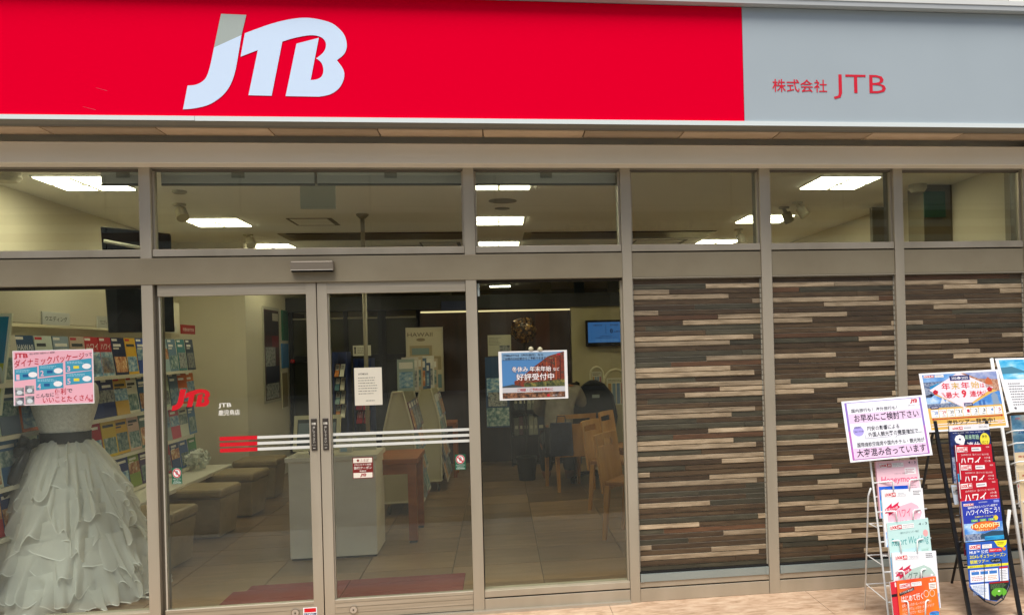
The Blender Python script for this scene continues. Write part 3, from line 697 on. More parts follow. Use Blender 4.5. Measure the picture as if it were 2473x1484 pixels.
side_poster([(681, 898), (697, 982)], '8a7c5c', 'narrow cream framed sheet low on the side wall', 'cdc4a8')
side_poster([(701, 750), (739, 862)], '6a5638', 'wide brown framed board on the far side wall', 'b8ae90')
side_poster([(708, 867), (731, 929)], '8d8a80', 'grey framed map under the brown framed board', 'a8a08c', lambda s: s.lines(.1, .1, .9, .9, 8, '5a5850'))
p = atx(706, 872, -2.62); m = MB(); m.lathe((p.x, p.y, p.z - .03), [(.005, 0), (.026, .01), (.034, .03), (.026, .05), (.005, .06)], M('8c1410', .2), 14); tag(m.build('alarm_lamp', smooth=True), 'small red alarm lamp on the side wall', 'alarm lamp')

# reception counter
ca, cb, cc = atz(700.5, 1355.6, 0), atz(913, 1341, 0), atz(928.5, 1315, 0)
ct_z = aty(907.5, 1095.5, cb.y).z
cn = empty('reception_counter', 'white box shaped reception counter behind the sliding doors', 'counter')
CW = noisy('counter_laminate', ['ddd5c2', 'e5decb', 'ebe5d4'], (1.5, 1.5, 6), .4)
yf = (ca.y + cb.y) / 2; dep = .42
box('cabinet', ca.x, yf, .015, cb.x, yf + dep, ct_z - .035, CW, cn, bevel=.003)
box('counter_top', ca.x - .02, yf - .02, ct_z - .034, cb.x + .015, yf + dep + .02, ct_z, M('d8d1bd', .35), cn, bevel=.004)
box('plinth', ca.x + .01, yf + .01, 0, cb.x - .01, yf + dep, .0145, BLACK, cn)
def mon_pt(px, py): return aty(px, py, yf + .12)
a, b = mon_pt(706, 1005), mon_pt(821, 1083)
mo = empty('reception_screen', 'cream framed touch screen tilted back on the reception counter', 'screen')
s = Sheet((a.x, yf + .18, a.z), (b.x, yf + .18, a.z), (a.x, yf + .10, b.z)); s.slab(.03, M('cfc79f', .5), 'casing', mo)
s.rect(.08, .12, .92, .88, '39403c', 1); s.rect(.10, .22, .9, .62, '7c8a8a', 2); s.build('display', mo)
m = MB(); m.box((a.x + b.x) / 2 - .06, yf + .14, ct_z + .001, (a.x + b.x) / 2 + .06, yf + .24, b.z + .06, M('2a2620', .5)); m.build('stand', mo)
def standing(x0, y0, x1, y1, Y, bgc, lab, name='notice_card', art=None, cat='notice', th=.003, frame=None):
    s = sheet_y(x0, y0, x1, y1, Y); o = s.slab(th, M(bgc, .5), name); tag(o, lab, cat)
    if art: art(s); s.build('print', o)
    return o
def hand(s):
    s.text('ご来店ありがとう', .15, .18, .85, .36, '3a3a34', 1, 0); s.text('ございます。', .55, .4, .9, .54, '3a3a34', 1, 0); s.text('受付はこちらです', .1, .66, .8, .84, '3a3a34', 1, 0)
    s.rect(.1, -.02, .13, .1, '2a2a2a', 2); s.rect(.85, -.02, .88, .1, '2a2a2a', 2)
standing(851.6, 1046, 909, 1085, yf - .03, 'cfcdae', 'handwritten pale card standing on the edge of the reception counter', art=hand)
standing(818, 1048, 851, 1091, yf + .02, 'c8c4b0', 'white leaflet stack between the touch screen and handwritten card', 'leaflet_stack', lambda s: (s.lines(.15, .1, .8, .45, 4, '888478'), s.rect(.1, .75, .6, .95, '9ab4c0', 1)), 'leaflets', .05)
# notices on the right door glass
def fine(s):
    s.text('お客様各位', .15, .14, .5, .19, '30302c', 1, .01)
    for k in range(7): s.lines(.14, .25 + k * .07, .9, .29 + k * .07, 1, '66645c', 1, .9)
    s.lines(.4, .86, .85, .9, 1, '55534c', 1, .9)
standing(855, 888, 924, 976.5, .0255, 'd9d2bf', 'white typed paper notice on the right sliding door', 'paper_notice', fine, th=.0008)
def coup(s):
    s.rect(.01, .01, .99, .99, '7a1c18', 1); s.rect(.035, .035, .965, .26, 'ece4d4', 2); s.rect(.035, .73, .965, .965, 'ece4d4', 2)
    s.text('ふるぽ', .38, .08, .8, .22, '8a2a22', 3, .0); s.disc(.27, .15, .06, .06, '8a2a22', 3)
    s.text('JTBふるさと納税', .08, .3, .92, .4, 'f0e4d8', 3, .01); s.text('旅行クーポン', .06, .43, .94, .57, 'f4ece0', 3, .03); s.text('取扱店', .34, .61, .66, .69, 'f0e4d8', 3, .02)
    s.logo(.36, .76, .66, .93, 'a0101c', L=3)
standing(851, 1104, 901.5, 1153, .0255, '7a1c18', 'square dark red coupon sticker low on the right sliding door', 'coupon_sticker', coup, 'sticker', .0005)
# pink poster on the left window
def pink(s):
    s.rect(.01, .015, .99, .985, 'f1b6c4', 1)
    s.text('JTB', .02, .04, .19, .15, 'c3122c', 3, .03, rise=-.01); s.text('宿泊＋航空券・鉄道がセット 新幹線', .21, .045, .52, .08, '4a4040', 3, .0, rise=.02)
    s.text('ダイナミックパッケージ', .02, .17, .89, .31, 'c3122c', 3, .035, rise=.12); s.text('って', .9, .07, .985, .13, '4a3038', 3, .01)
    for (x, y, w, h_, n) in ((.02, .31, .28, .24, '1'), (.32, .25, .3, .24, '2'), (.65, .18, .33, .24, '3'), (.28, .49, .34, .24, '4'), (.65, .41, .33, .24, '5')):
        s.poly([(x, y + .03), (x + w, y - .015), (x + w, y + h_ - .035), (x, y + h_)], '3f9cba', 2)
        s.text(n, x + .02, y + h_ - .12, x + .06, y + h_ - .02, 'f0c0d0', 3, .02)
        s.disc(x + w * .8, y + h_ * .55, .055, .05, 'f6f2f2', 3); s.rect(x + .1, y + h_ * .5, x + .17, y + h_ * .72, 'e8d83c' if n in '35' else '1c5a90', 3)
        s.lines(x + .02, y + .035, x + w * .8, y + .085, 2, 'a8d8e8', 3)
    for (x, y) in ((.02, .67), (.145, .64), (.02, .85), (.145, .83)): s.rect(x, y, x + .11, y + .15, PHO[1], 2); s.disc(x + .055, y + .09, .035, .04, 'd8dde2', 3)
    s.text('こんなに', .28, .80, .50, .87, '4a2830', 3, .02, rise=.02); s.text('便利', .51, .71, .65, .83, 'c3122c', 3, .04, rise=.01); s.text('で', .66, .72, .73, .79, '4a2830', 3, .02)
    s.text('いいことたくさん！', .36, .86, .98, .97, 'c3122c', 3, .03, rise=.03); s.logo(.93, .93, .98, .97, 'c3122c', L=3)
o = standing(30, 847, 228, 973, .043, 'f2eeee', 'pink landscape poster with blue boxes on the left window', 'window_poster', pink, 'poster', .0012)
s = Sheet(aty(-62, 756, .5), aty(28, 756, .5), aty(-108, 1160, .5)); o = s.slab(.02, M('eef2dc', .5), 'display_board'); tag(o, 'tilted white framed board with blue and yellow print at the left edge', 'display board')
s.rect(.05, .02, .94, .97, '2f8fb4', 1); s.rect(.1, .3, .94, .5, 'ccd040', 2); s.disc(.85, .38, .1, .06, 'e8ecd0', 3); s.rect(.3, .55, .94, .8, '70b0b0', 2); s.rect(.1, .8, .94, .97, 'c87878', 2); s.build('print', o)

# poster hanging in the third bay
def winter(s):
    s.rect(.045, .03, .955, .965, '4f86bc', 1); s.rect(.045, .03, .955, .18, '7fa4c4', 2)
    s.poly([(.955, .03), (.72, .12), (.5, .34), (.36, .5), (.22, .62), (.22, .78), (.955, .78)], noisy('picture_hall', ['28100e', '662619', '8a3c26', '3c2a26', 'a88058'], (30, 30, 45), .5, det=5), 3)
    for k in range(7): s.poly([(.5 + k * .065, .33 - k * .035), (.512 + k * .065, .325 - k * .035), (.512 + k * .065, .6), (.5 + k * .065, .6)], 'b8552c' if k % 2 else '3a1a14', 4)
    s.poly([(.36, .66), (.955, .60), (.955, .76), (.36, .76)], noisy('picture_hedge', ['1c2418', '3a4424', '6a6a38', 'a08c40'], (50, 50, 50), .5, det=5), 4)
    s.poly([(.045, .72), (.2, .68), (.36, .74), (.36, .76), (.045, .76)], '40484c', 4)
    s.rect(.045, .84, .955, .965, noisy('picture_crowd', ['1a1614', '4a3428', '8a5a3c', 'b09070'], (60, 60, 60), .5, det=5), 4)
    s.rect(.045, .745, .955, .85, 'c9c7c9', 5)
    s.text('JTBMySTYLE（海外旅行）なら', .06, .06, .65, .115, '1c2a48', 6, .012); s.text('ご出発の330日前からご予約できます', .06, .125, .69, .185, '1c2a48', 6, .012)
    for (c, dx, L, bb) in (('7c1c14', .006, 7, .05), ('fbf6f4', 0, 8, .03)):
        s.text('冬休み 年末年始', .19 - dx, .32 - dx, .76 + dx, .43 + dx, c, L, bb); s.text('など', .79 - dx, .355 - dx, .88 + dx, .42 + dx, c, L, bb); s.text('好評受付中', .25 - dx, .465 - dx, .8 + dx, .605 + dx, c, L, bb)
    s.text('ご相談・ご予約はお早めに', .26, .765, .78, .83, 'b8202c', 8, .015); s.logo(.84, .06, .9, .115, 'c8102e', L=6)
    s.rect(.69, .9, .73, .95, 'c02030', 6); s.text('感動のそばに、いつも。', .77, .91, .9, .94, 'e8e8e8', 6, 0)
a, b, c_ = aty(1203.3, 848.4, .03), aty(1369, 844.2, .03), aty(1206.9, 966.4, .03)
s = Sheet(a, b, c_); o = s.slab(.003, M('f2f0ec', .4), 'hanging_poster'); tag(o, 'white bordered winter holiday poster hanging inside the third glass bay', 'poster'); winter(s); s.build('print', o)
for i, (px, py) in enumerate(((1282, 842), (1304, 843))):
    p = aty(px, py, .04); m = MB(); m.lathe((p.x, .036, p.z - .012), [(.004, 0), (.016, .008), (.012, .02), (.004, .026)], M('c9c2a0', .4), 10); tag(m.build('suction_hook', smooth=True), ['left pale hook holding the winter holiday poster', 'right pale hook holding the winter holiday poster'][i], 'hook', 'poster hooks')

# back of the room
DW = noisy('dark_wood', ['1e0f08', '2b170d', '382012'], (14, 14, 1.2), .45, 0, 0, 5)
bw = tag(box('wall_dark_wood', -1.05, 6.2, 0, aty(1380, 900, 6.2).x, 6.35, 2.02, DW), kind='structure')
box('wood_panel', aty(1296, 900, 6.19).x, 6.188, .05, aty(1330, 900, 6.19).x, 6.199, 1.94, noisy('red_wood', ['3c1c0e', '4a2412'], (14, 14, 1.2), .4), bw)
tag(box('partition_beam', -2.68, 6.15, 2.021, 3.6, 6.36, 2.20, M('14140f', .6)), kind='structure')
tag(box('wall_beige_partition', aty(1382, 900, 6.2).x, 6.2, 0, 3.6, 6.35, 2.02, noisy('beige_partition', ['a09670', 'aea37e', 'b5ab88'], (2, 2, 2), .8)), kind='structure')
box('light_line', -1.0, 6.17, 1.975, .95, 6.187, 1.995, emit('ffe9b0', .9), bw)
for i, x in enumerate((-.93, .72, 1.85)):
    tag(box('column', x, 9.0, 0, x + .17, 9.17, 2.7, M('b5ab88', .8)), ['cream column seen over the partition beside the bright door line', 'cream column behind the winter holiday poster strip light', 'cream column at the right over the partition'][i], 'column', 'cream columns beyond the partition')
tag(box('column', 1.18, 7.9, 2.2, 1.33, 8.05, 2.7, M('10201c', .6)), 'dark green column above the partition beam', 'column')
gp = empty('glazed_partition', 'dark framed glazed partition across the back of the shop', 'partition')
gx = [-2.66, -1.98, -1.55, -1.06]
for k, x in enumerate(gx): box('post', x, 6.2, 0, x + .05 + (.05 if k == 2 else 0), 6.26, 2.02, BLACK, gp)
for (z0, z1) in ((1.92, 1.94), (1.38, 1.46), (.0, .12)):
    for a, b in zip(gx[:-1], gx[1:]): box('cross_rail', a + .051 + (.05 if a == -1.55 else 0), 6.205, z0, b - .001, 6.255, z1, M('7c745e', .5) if z0 > 1.9 else BLACK, gp)
for a, b in zip(gx[:-1], gx[1:]): box('dark_pane', a + .051 + (.05 if a == -1.55 else 0), 6.23, .121, b - .001, 6.235, 1.379, M('23241c', .15), gp); box('dark_pane', a + .051 + (.05 if a == -1.55 else 0), 6.23, 1.461, b - .001, 6.235, 1.919, M('35352a', .15), gp)
a, b = aty(979, 791, 6.15), aty(1073, 944.5, 6.15)
s = Sheet((a.x, 6.15, a.z), (b.x, 6.15, a.z), (a.x, 6.15, b.z)); hp = empty('framed_poster', 'silver framed beach poster on the dark wood wall', 'poster'); s.slab(.04, M('c8c0aa', .3, .5), 'frame', hp)
s.rect(.03, .02, .95, .97, 'c8bda2', 1); s.text('HAWAII', .05, .08, .72, .14, '5a4c38', 3, 0); s.disc(.4, .19, .12, .025, '8c7c60', 2)
s.rect(.1, .28, .7, .44, 'a89878', 2); s.rect(.16, .32, .62, .42, '7f9494', 3); s.rect(.06, .45, .94, .66, 'a39474', 2); s.rect(.5, .73, .94, .94, '6f8a90', 2); s.text('HAWAII', .55, .68, .8, .7, '5a4c38', 3, 0); s.rect(.06, .66, .45, .94, 'b5a88a', 2); s.build('print', hp)
s = sheet_y(1065, 727, 1128, 748, 6.1); o = s.slab(.05, M('101c40', .5), 'blue_sign'); tag(o, 'dark blue sign on the beam over the wood wall', 'sign')
# television on the beige wall
a, b = aty(1413.8, 773, 6.1), aty(1512, 834, 6.1)
tv = empty('wall_television', 'wall television showing a blue waiting number screen', 'television')
box('television_body', a.x, 6.1, b.z, b.x, 6.16, a.z, M('060608', .2), tv, bevel=.005)
s = Sheet((a.x + .03, 6.098, a.z - .03), (b.x - .03, 6.098, a.z - .03), (a.x + .03, 6.098, b.z + .05))
s.rect(0, 0, 1, 1, emit('4a7fc0', .42), 1); DK = M('101c58', .4)
s.rect(.5, .06, .508, .55, DK, 2); s.text('ご案内番号', .14, .1, .4, .19, DK, 2, .01); s.text('待ち状況', .62, .1, .85, .19, DK, 2, .01); s.text('0', .62, .33, .7, .55, DK, 2, .03); s.text('人待ち', .72, .42, .92, .53, DK, 2, .01)
s.text('番号札をお取りになり', .34, .66, .68, .71, DK, 2, .01); s.text('7番の発券機より番号札をお取りください', .2, .74, .84, .79, DK, 2, .01)
for k in range(4): s.rect(.2 + k * .17, .84, .34 + k * .17, .96, emit('5c90cc', .4), 2)
s.build('display', tv)
# flower ball
p = aty(1264, 797, 4.6); fb = empty('topiary_ball', 'round tree of dried golden leaves in front of the wood wall', 'ornamental tree')
m = MB(); RL = random.Random(3); GL = [M('4a3210', .6), M('7a541c', .5), M('b08434', .45), M('2c200c', .7)]
for k in range(900):
    d = Vector((RL.gauss(0, 1), RL.gauss(0, 1), RL.gauss(0, 1))).normalized(); r = .135 + .02 * noise.noise(d * 3) + RL.uniform(-.03, .012)
    q = p + d * r; u = d.orthogonal().normalized() * RL.uniform(.01, .022); v = d.cross(u) * RL.uniform(.6, 1.1) + d * .008
    m.add([q - u, q - v, q + u, q + v], [(0, 1, 2, 3)], GL[RL.choice([0, 0, 1, 1, 2, 3])])
m.build('foliage', fb); m = MB(); m.tube([(p.x, p.y, .3), (p.x + .01, p.y, 1.0), (p.x, p.y, p.z - .05)], .011, M('140e0a', .7)); m.build('trunk', fb)
m = MB(); m.lathe((p.x, p.y, 0), [(.09, 0), (.12, .26), (.10, .26), (.09, .23)], M('0e0d0c', .6), 18); m.build('pot', fb)
# dark shelf with folders
x0, x1 = aty(1237, 1000, 5.7).x, aty(1398, 1000, 5.7).x
sv = empty('folder_shelf', 'low black open shelf holding grey folders against the wood wall', 'shelf')
for z in (.02, .36, .68, .99): box('shelf_board', x0, 5.7, z, x1, 6.1, z + .025, M('0e0e0c', .5), sv)
box('side_panel', x0 - .02, 5.7, 0, x0 - .001, 6.1, 1.03, M('0e0e0c', .5), sv); box('side_panel', x1 + .001, 5.7, 0, x1 + .02, 6.1, 1.03, M('0e0e0c', .5), sv)
RF = random.Random(9)
fc = ['3c4038', '5a5c52', '4c3038', '2c3444', '6a6a5c', '8a8a7c']
xx = x0 + .02; nF = 0
for z in (.386, .706):
    xx = x0 + .02; kf = 0
    while xx < x1 - .1:
        kf += 1
        w = RF.uniform(.05, .085); hh = RF.uniform(.2, .25); cc = RF.choice(fc); nF += 1
        fo = box('folder', xx, 5.74, z, xx + w - .006, 5.98, z + hh, M(cc, .6))
        tag(fo, '%s folder, %s from the left in the %s row of the low black shelf' % (colname(cc), ords[kf - 1], 'middle' if z < .5 else 'upper'), 'folder', 'folders on the black shelf'); box('spine_label', xx + .012, 5.7385, z + .08, xx + w - .018, 5.7399, z + .12, M('b0ac98', .6), fo); xx += w
# tiered posters behind, left of the poster
standing(1177.5, 809, 1235, 858, 5.6, 'a8a48c', 'pale sheet map pinned left of the golden topiary', 'wall_map', lambda s: (s.lines(.05, .1, .6, .5, 6, '6a6858'), s.rect(.5, .5, .95, .92, PHO[1], 1)), 'map', .01)
standing(1171, 862, 1232, 1030, 5.55, '27466c', 'tall blue sea poster left of the winter holiday poster', 'sea_poster', lambda s: (s.rect(.05, .3, .95, .55, PHO[0], 1), s.rect(.1, .5, .9, .7, PHO[1], 2), s.rect(.02, .72, .98, .98, PHO[2], 1)), 'poster', .01)

# wooden chairs
CWD = noisy('chair_beech', ['a8742f', 'b98540', 'c4934e'], (12, 12, 2), .4, 0, 0, 5)
def chair(px, py, rot, lab):
    p = atz(px, py, 0); t = empty('wooden_chair', lab, 'chair', group='wooden chairs at the counters')
    t.location = p; t.rotation_euler = (0, 0, rot)
    def leg(x, y, z1, dx, dy):
        m = MB(); m.hexa([(x + dx - .014, y + dy - .014, 0), (x + dx + .014, y + dy - .014, 0), (x + dx + .014, y + dy + .014, 0), (x + dx - .014, y + dy + .014, 0), (x - .02, y - .02, z1), (x + .02, y - .02, z1), (x + .02, y + .02, z1), (x - .02, y + .02, z1)], CWD); m.build('leg', t)
    leg(.02, .02, .42, 0, -.04); leg(.40, .02, .42, 0, -.04); leg(.03, .40, .42, 0, .02); leg(.39, .40, .42, 0, .02)
    box('seat', 0, 0, .42, .42, .43, .455, noisy('chair_seat', ['8a5a22', '9a682c'], (9, 9, 9), .5), t, bevel=.008)
    m = MB()
    n = 6
    def rowz(z): return -.035 - (z - .42) * .14
    def arc(u): return .03 * (1 - (2 * u - 1) ** 2) * -1
    for i in range(n):
        u0, u1 = i / n, (i + 1) / n
        for (z0, z1) in ((.36, .70), (.755, .80)):
            q = []
            for z in (z0, z1):
                for (u, dy) in ((u0, 0), (u1, 0), (u1, .018), (u0, .018)): q.append((.42 * u, rowz(z) + arc(u) + dy, z))
            m.hexa(q, CWD)
        if i in (0, n - 1):
            q = []
            for z in (.7001, .7549):
                for (u, dy) in ((u0, 0), (u1, 0), (u1, .018), (u0, .018)): q.append((.42 * u, rowz(z) + arc(u) + dy, z))
            m.hexa(q, CWD)
    m.build('backrest', t)
chair(1513, 1276, -2.11, 'nearest wooden chair, cut off by the frame beside the planks'); chair(1468, 1211, -2.07, 'second wooden chair, just left of the nearest one')
chair(1500, 1168, -2.05, 'third wooden chair, mostly hidden behind the second one'); chair(1345, 1188, .25, 'wooden chair standing apart under the winter holiday poster')
# desk with reddish top, partitions with charts
a = aty(1383, 1085, 4.3); dk = empty('consulting_desk', 'long desk with reddish wooden edge behind the chairs', 'desk')
box('desk_top', a.x, 4.2, a.z - .07, 3.3, 4.9, a.z, noisy('desk_red', ['5c2412', '6c2e18'], (3, 9, 9), .4), dk); 
for x in (a.x + .02, 2.2, 3.2): box('leg', x, 4.25, 0, x + .05, 4.85, a.z - .071, M('6a4a28', .5), dk)
for i, (x0, x1, y0, y1, Y) in enumerate(((1425, 1461, 886, 1086, 4.6), (1457, 1520, 892, 1090, 4.25))):
    a, b = aty(x0, y0, Y), aty(x1, y1, Y); t = empty('desk_divider', ['cream arched desk divider with charts, the farther one', 'cream arched desk divider with charts, the nearer one'][i], 'divider', group='arched desk dividers')
    m = MB(); w = b.x - a.x; pts = [(a.x, Y, b.z), (a.x, Y, a.z - w * .6)] + [(a.x + w * .5 * (1 - math.cos(k * math.pi / 8)), Y, a.z - w * .6 + w * .6 * math.sin(k * math.pi / 8)) for k in range(1, 8)] + [(b.x, Y, a.z - w * .6), (b.x, Y, b.z)]
    n = len(pts); m.add(pts + [(x, Y + .02, z) for x, _, z in pts], [tuple(range(n))[::-1], tuple(range(n, 2 * n))] + [(k, (k + 1) % n, n + (k + 1) % n, n + k) for k in range(n)], M('a69c78', .6)); m.build('divider_board', t)
    m = MB(); m.tube(pts, .012, M('cfc6a4', .4), 6); m.build('rim', t)
    s = Sheet((a.x + w * .12, Y - .002, a.z - w * .35), (b.x - w * .1, Y - .002, a.z - w * .35), (a.x + w * .12, Y - .002, a.z - w * .35 - .3)); s.rect(0, 0, 1, 1, 'c4bfa8', 1)
    for k, c in enumerate(('b08850', '7890a0', '6880a0', 'a86868')): s.rect(.08 + k * .23, .2, .24 + k * .23, .95, c, 2)
    s.lines(.1, .05, .9, .16, 2, '605c4c', 2); s.build('chart', t)

# seated customer: light shirt, leaning over the desk, head behind the poster
def human(label, base, pts, edges, rad, skin_m, name='person'):
    t = empty(name, label, 'person'); t.location = base
    me = bpy.data.meshes.new('body'); me.from_pydata(pts, edges, []); o = bpy.data.objects.new('body', me); C.objects.link(o); o.parent = t
    md = o.modifiers.new('s', 'SKIN'); 
    for v, r in zip(me.skin_vertices[0].data, rad): v.radius = (r, r)
    me.skin_vertices[0].data[0].use_root = True
    o.modifiers.new('u', 'SUBSURF').levels = 2; o.modifiers['u'].render_levels = 2; md.use_smooth_shade = True
    me.materials.append(skin_m); return t, o
pc = aty(1350, 1010, 3.9)
base = Vector((pc.x, 3.9, 0)); SK = M('8a5a40', .55); SH = noisy('grey_shirt', ['6e675a', '7c7466', '8a8272'], (9, 9, 9), .85, 0, .3, 4)
P_ = [(0, .05, .50), (0, .10, .66), (.02, .16, .84), (.03, .22, 1.0), (.03, .26, 1.08), (.04, .30, 1.16), (.05, .33, 1.27),
      (.20, .20, 1.0), (.30, .30, .82), (.44, .42, .90), (.52, .46, .93),
      (-.14, .22, 1.0), (-.20, .34, .80), (-.06, .50, .78), (.02, .54, .78),
      (.10, .05, .50), (.13, .46, .52), (.13, .44, .10), (.13, .54, .04), (-.10, .05, .50), (-.12, .46, .52), (-.12, .44, .10), (-.12, .54, .04)]
E_ = [(0, 1), (1, 2), (2, 3), (3, 4), (4, 5), (5, 6), (3, 7), (7, 8), (8, 9), (9, 10), (3, 11), (11, 12), (12, 13), (13, 14), (0, 15), (15, 16), (16, 17), (17, 18), (0, 19), (19, 20), (20, 21), (21, 22)]
Rr = [.14, .14, .15, .13, .06, .085, .095, .075, .055, .045, .03, .075, .055, .045, .03, .10, .075, .055, .04, .10, .075, .055, .04]
pt, bo = human('person in a loose light grey shirt leaning over the consulting desk', base, P_, E_, Rr, SK)
def cloth(name, idx, grow, mt_):
    me = bpy.data.meshes.new(name); mp = {v: i for i, v in enumerate(idx)}
    me.from_pydata([P_[i] for i in idx], [(mp[a], mp[b]) for a, b in E_ if a in mp and b in mp], []); o = bpy.data.objects.new(name, me); C.objects.link(o); o.parent = pt
    md = o.modifiers.new('s', 'SKIN')
    for v, i in zip(me.skin_vertices[0].data, idx): v.radius = (Rr[i] + grow,) * 2
    me.skin_vertices[0].data[0].use_root = True; u = o.modifiers.new('u', 'SUBSURF'); u.levels = u.render_levels = 2; md.use_smooth_shade = True
    me.materials.append(mt_)
cloth('shirt', [0, 1, 2, 3, 7, 8, 9, 11, 12, 13], .022, SH); cloth('trousers', [0, 15, 16, 17, 19, 20, 21], .016, M('1c1e26', .9))
m = MB(); hc = Vector((.05, .33, 1.27)); m.lathe(hc + Vector((0, -.015, -.02)), [(.098, 0), (.108, .04), (.10, .09), (.07, .125), (.02, .14)], M('1a120c', .8), 16); m.build('hair', pt, True)
m = MB()
for k in range(4): m.tube([(.52 + .008 * k, .455 + .012 * k, .935), (.545 + .008 * k, .475 + .012 * k, .95), (.565 + .006 * k, .48 + .012 * k, .94)], [.009, .008, .006], SK, 6)
m.tube([(.515, .45, .93), (.53, .43, .95), (.55, .435, .955)], [.01, .009, .007], SK, 6); m.build('fingers', pt, True)
for n_, dx in (('eye', -.035), ('eye', .035)):
    m = MB(); m.lathe(hc + Vector((dx, .085, .0)), [(.002, -.006), (.009, 0), (.002, .006)], M('100c0a', .3), 8); m.build(n_, pt, True)
q = aty(1327, 1022, 3.45); q2 = aty(1386, 1100, 3.45)
bag = empty('tote_bag', 'navy tote bag standing on the chair under the winter holiday poster', 'bag')
m = MB(); w = q2.x - q.x; m.hexa([(q.x, 3.45, q2.z), (q2.x, 3.45, q2.z), (q2.x, 3.58, q2.z), (q.x, 3.58, q2.z), (q.x + .01, 3.47, q.z), (q2.x - .01, 3.47, q.z), (q2.x - .01, 3.55, q.z), (q.x + .01, 3.55, q.z)], noisy('navy_canvas', ['14182a', '1c2238', '242b44'], (30, 30, 30), .85)); m.build('bag_body', bag, bevel=.01)
m = MB(); m.tube([(q.x + w * .3, 3.465, q.z), (q.x + w * .34, 3.47, q.z + .07), (q.x + w * .66, 3.47, q.z + .07), (q.x + w * .7, 3.465, q.z)], .006, M('141828', .7), 6); m.build('handle', bag)
# black jacket person-less office chair
p = atz(1412, 1166, 0); oc = empty('office_chair', 'black swivel chair with a black jacket hung over its high back', 'office chair'); oc.location = p
JK = noisy('black_jacket', ['08090a', '0e1012', '16181c'], (14, 14, 14), .9, 0, .4, 4)
m = MB(); m.tube([(.1, .2, .08), (.1, .2, .45)], .03, BLACK); 
for k in range(5):
    a = k * 1.2566; m.tube([(.1, .2, .09), (.1 + .28 * math.cos(a), .2 + .28 * math.sin(a), .06)], .016, BLACK, 6)
m.build('base', oc)
for k in range(5):
    a = k * 1.2566; m = MB(); x, y = .1 + .28 * math.cos(a), .2 + .28 * math.sin(a); m.tube([(x - .02, y, .03), (x + .02, y, .03)], .03, M('1a1a18', .4), 12); m.build('castor', oc)
box('seat', -.13, -.03, .45, .33, .42, .52, BLACK, oc, bevel=.02)
prof = [(-.16, .50), (-.20, .75), (-.15, .95), (-.02, 1.08), (.05, 1.12), (.12, 1.12), (.20, 1.08), (.30, .95), (.34, .72), (.30, .50)]
m = MB(); n = len(prof); m.add([(x + .04, -.06, z) for x, z in prof] + [(x + .04, .08, z) for x, z in prof], [tuple(range(n)), tuple(range(2 * n - 1, n - 1, -1))] + [(k, n + k, n + (k + 1) % n, (k + 1) % n) for k in range(n)], JK); m.build('jacket', oc, bevel=.03)
box('name_tag', .10, -.065, .93, .18, -.061, .965, M('8a9490', .5), oc)

# blue racks of guide books
def guide_rack(x0, x1, y0, y1, Y, lab, kind):
    a, b = aty(x0, y0, Y), aty(x1, y1, Y); t = empty('guide_rack', lab, 'rack', group='blue guide book racks')
    m = MB(); m.box(a.x, Y + .05, .0, a.x + .015, Y + .3, a.z, M('12285c', .5)); m.box(b.x - .015, Y + .05, 0, b.x, Y + .3, a.z, M('12285c', .5)); m.box(a.x + .016, Y + .28, .1, b.x - .016, Y + .3, a.z, M('12285c', .5)); m.build('rack_frame', t)
    z = a.z - .12; k = 0; RG = random.Random(kind)
    while z > .85:
        for q in range(2):
            w = (b.x - a.x - .04) / 2; xx = a.x + .02 + q * w
            col = (['c87828', 'd8d4c0', '3c7078', 'c8c4b0', '7a9a98', 'd0ccb8'] if kind == 1 else ['b01c30', '8a1838', 'a82038'])[(k * 2 + q) % (6 if kind == 1 else 3)]
            s = Sheet((xx, Y + .13, z), (xx + w - .01, Y + .13, z), (xx, Y + .03, z - .12)); o = s.slab(.012, M(col, .4), 'guide_book')
            tag(o, '%s guide book, %s shelf down, %s side of the %s blue rack' % (colname(col), ords[k], ('left', 'right')[q], ('left', 'right')[kind - 1]), 'guide book', 'guide books in the blue racks')
            if kind == 1: s.rect(.05, .05, .95, .5, 'e0dcc8', 1); s.text(['京都市', '金沢', '箱根', '福岡', '沖縄', '東京', '大阪', '広島'][k % 8], .15, .1, .85, .45, '202020', 2, .02)
            else: s.text('101', .1, .1, .9, .6, 'e8b8b8', 2, .03)
            s.build('cover_print', o)
        z -= .135; k += 1
guide_rack(799, 839, 850, 1020, 3.6, 'blue rack of guide books left of the typed notice', 1)
guide_rack(850, 898, 866, 1020, 3.7, 'blue rack of red guide books behind the typed notice', 2)
standing(852, 834, 896, 858, 3.7, 'd4d0bc', 'white card with a small figure on top of the right blue rack', 'rack_card', lambda s: (s.rect(.08, .3, .16, .8, '3a3830', 1), s.disc(.12, .25, .06, .12, '3a3830', 1), s.lines(.25, .2, .9, .8, 4, '8a8678')), 'card', .006)
# orange wooden table
lg1_, lg2_ = atz(999, 1308, 0), atz(1017, 1272, 0)
tz_ = aty(999, 1105, lg1_.y).z; OW = noisy('orange_wood', ['84481c', '965424', 'a4622e'], (3, 14, 14), .4, 0, 0, 5)
tb = empty('wooden_table', 'orange brown wooden table between the counter and magazine cart', 'table')
box('table_top', lg1_.x - .75, lg1_.y - .03, tz_ - .04, lg1_.x + .05, lg2_.y + .06, tz_, OW, tb, bevel=.004); box('apron', lg1_.x - .7, lg1_.y - .015, tz_ - .12, lg1_.x + .01, lg1_.y + .01, tz_ - .041, OW, tb)
for (x, y) in ((lg1_.x, lg1_.y), (lg1_.x, lg2_.y), (lg1_.x - .68, lg1_.y), (lg1_.x - .68, lg2_.y)):
    lgo = box('leg', x - .03, y - .028, .02, x + .035, y + .028, tz_ - .041, OW, tb); box('foot', x - .027, y - .025, 0, x + .03, y + .025, .0195, BLACK, lgo)
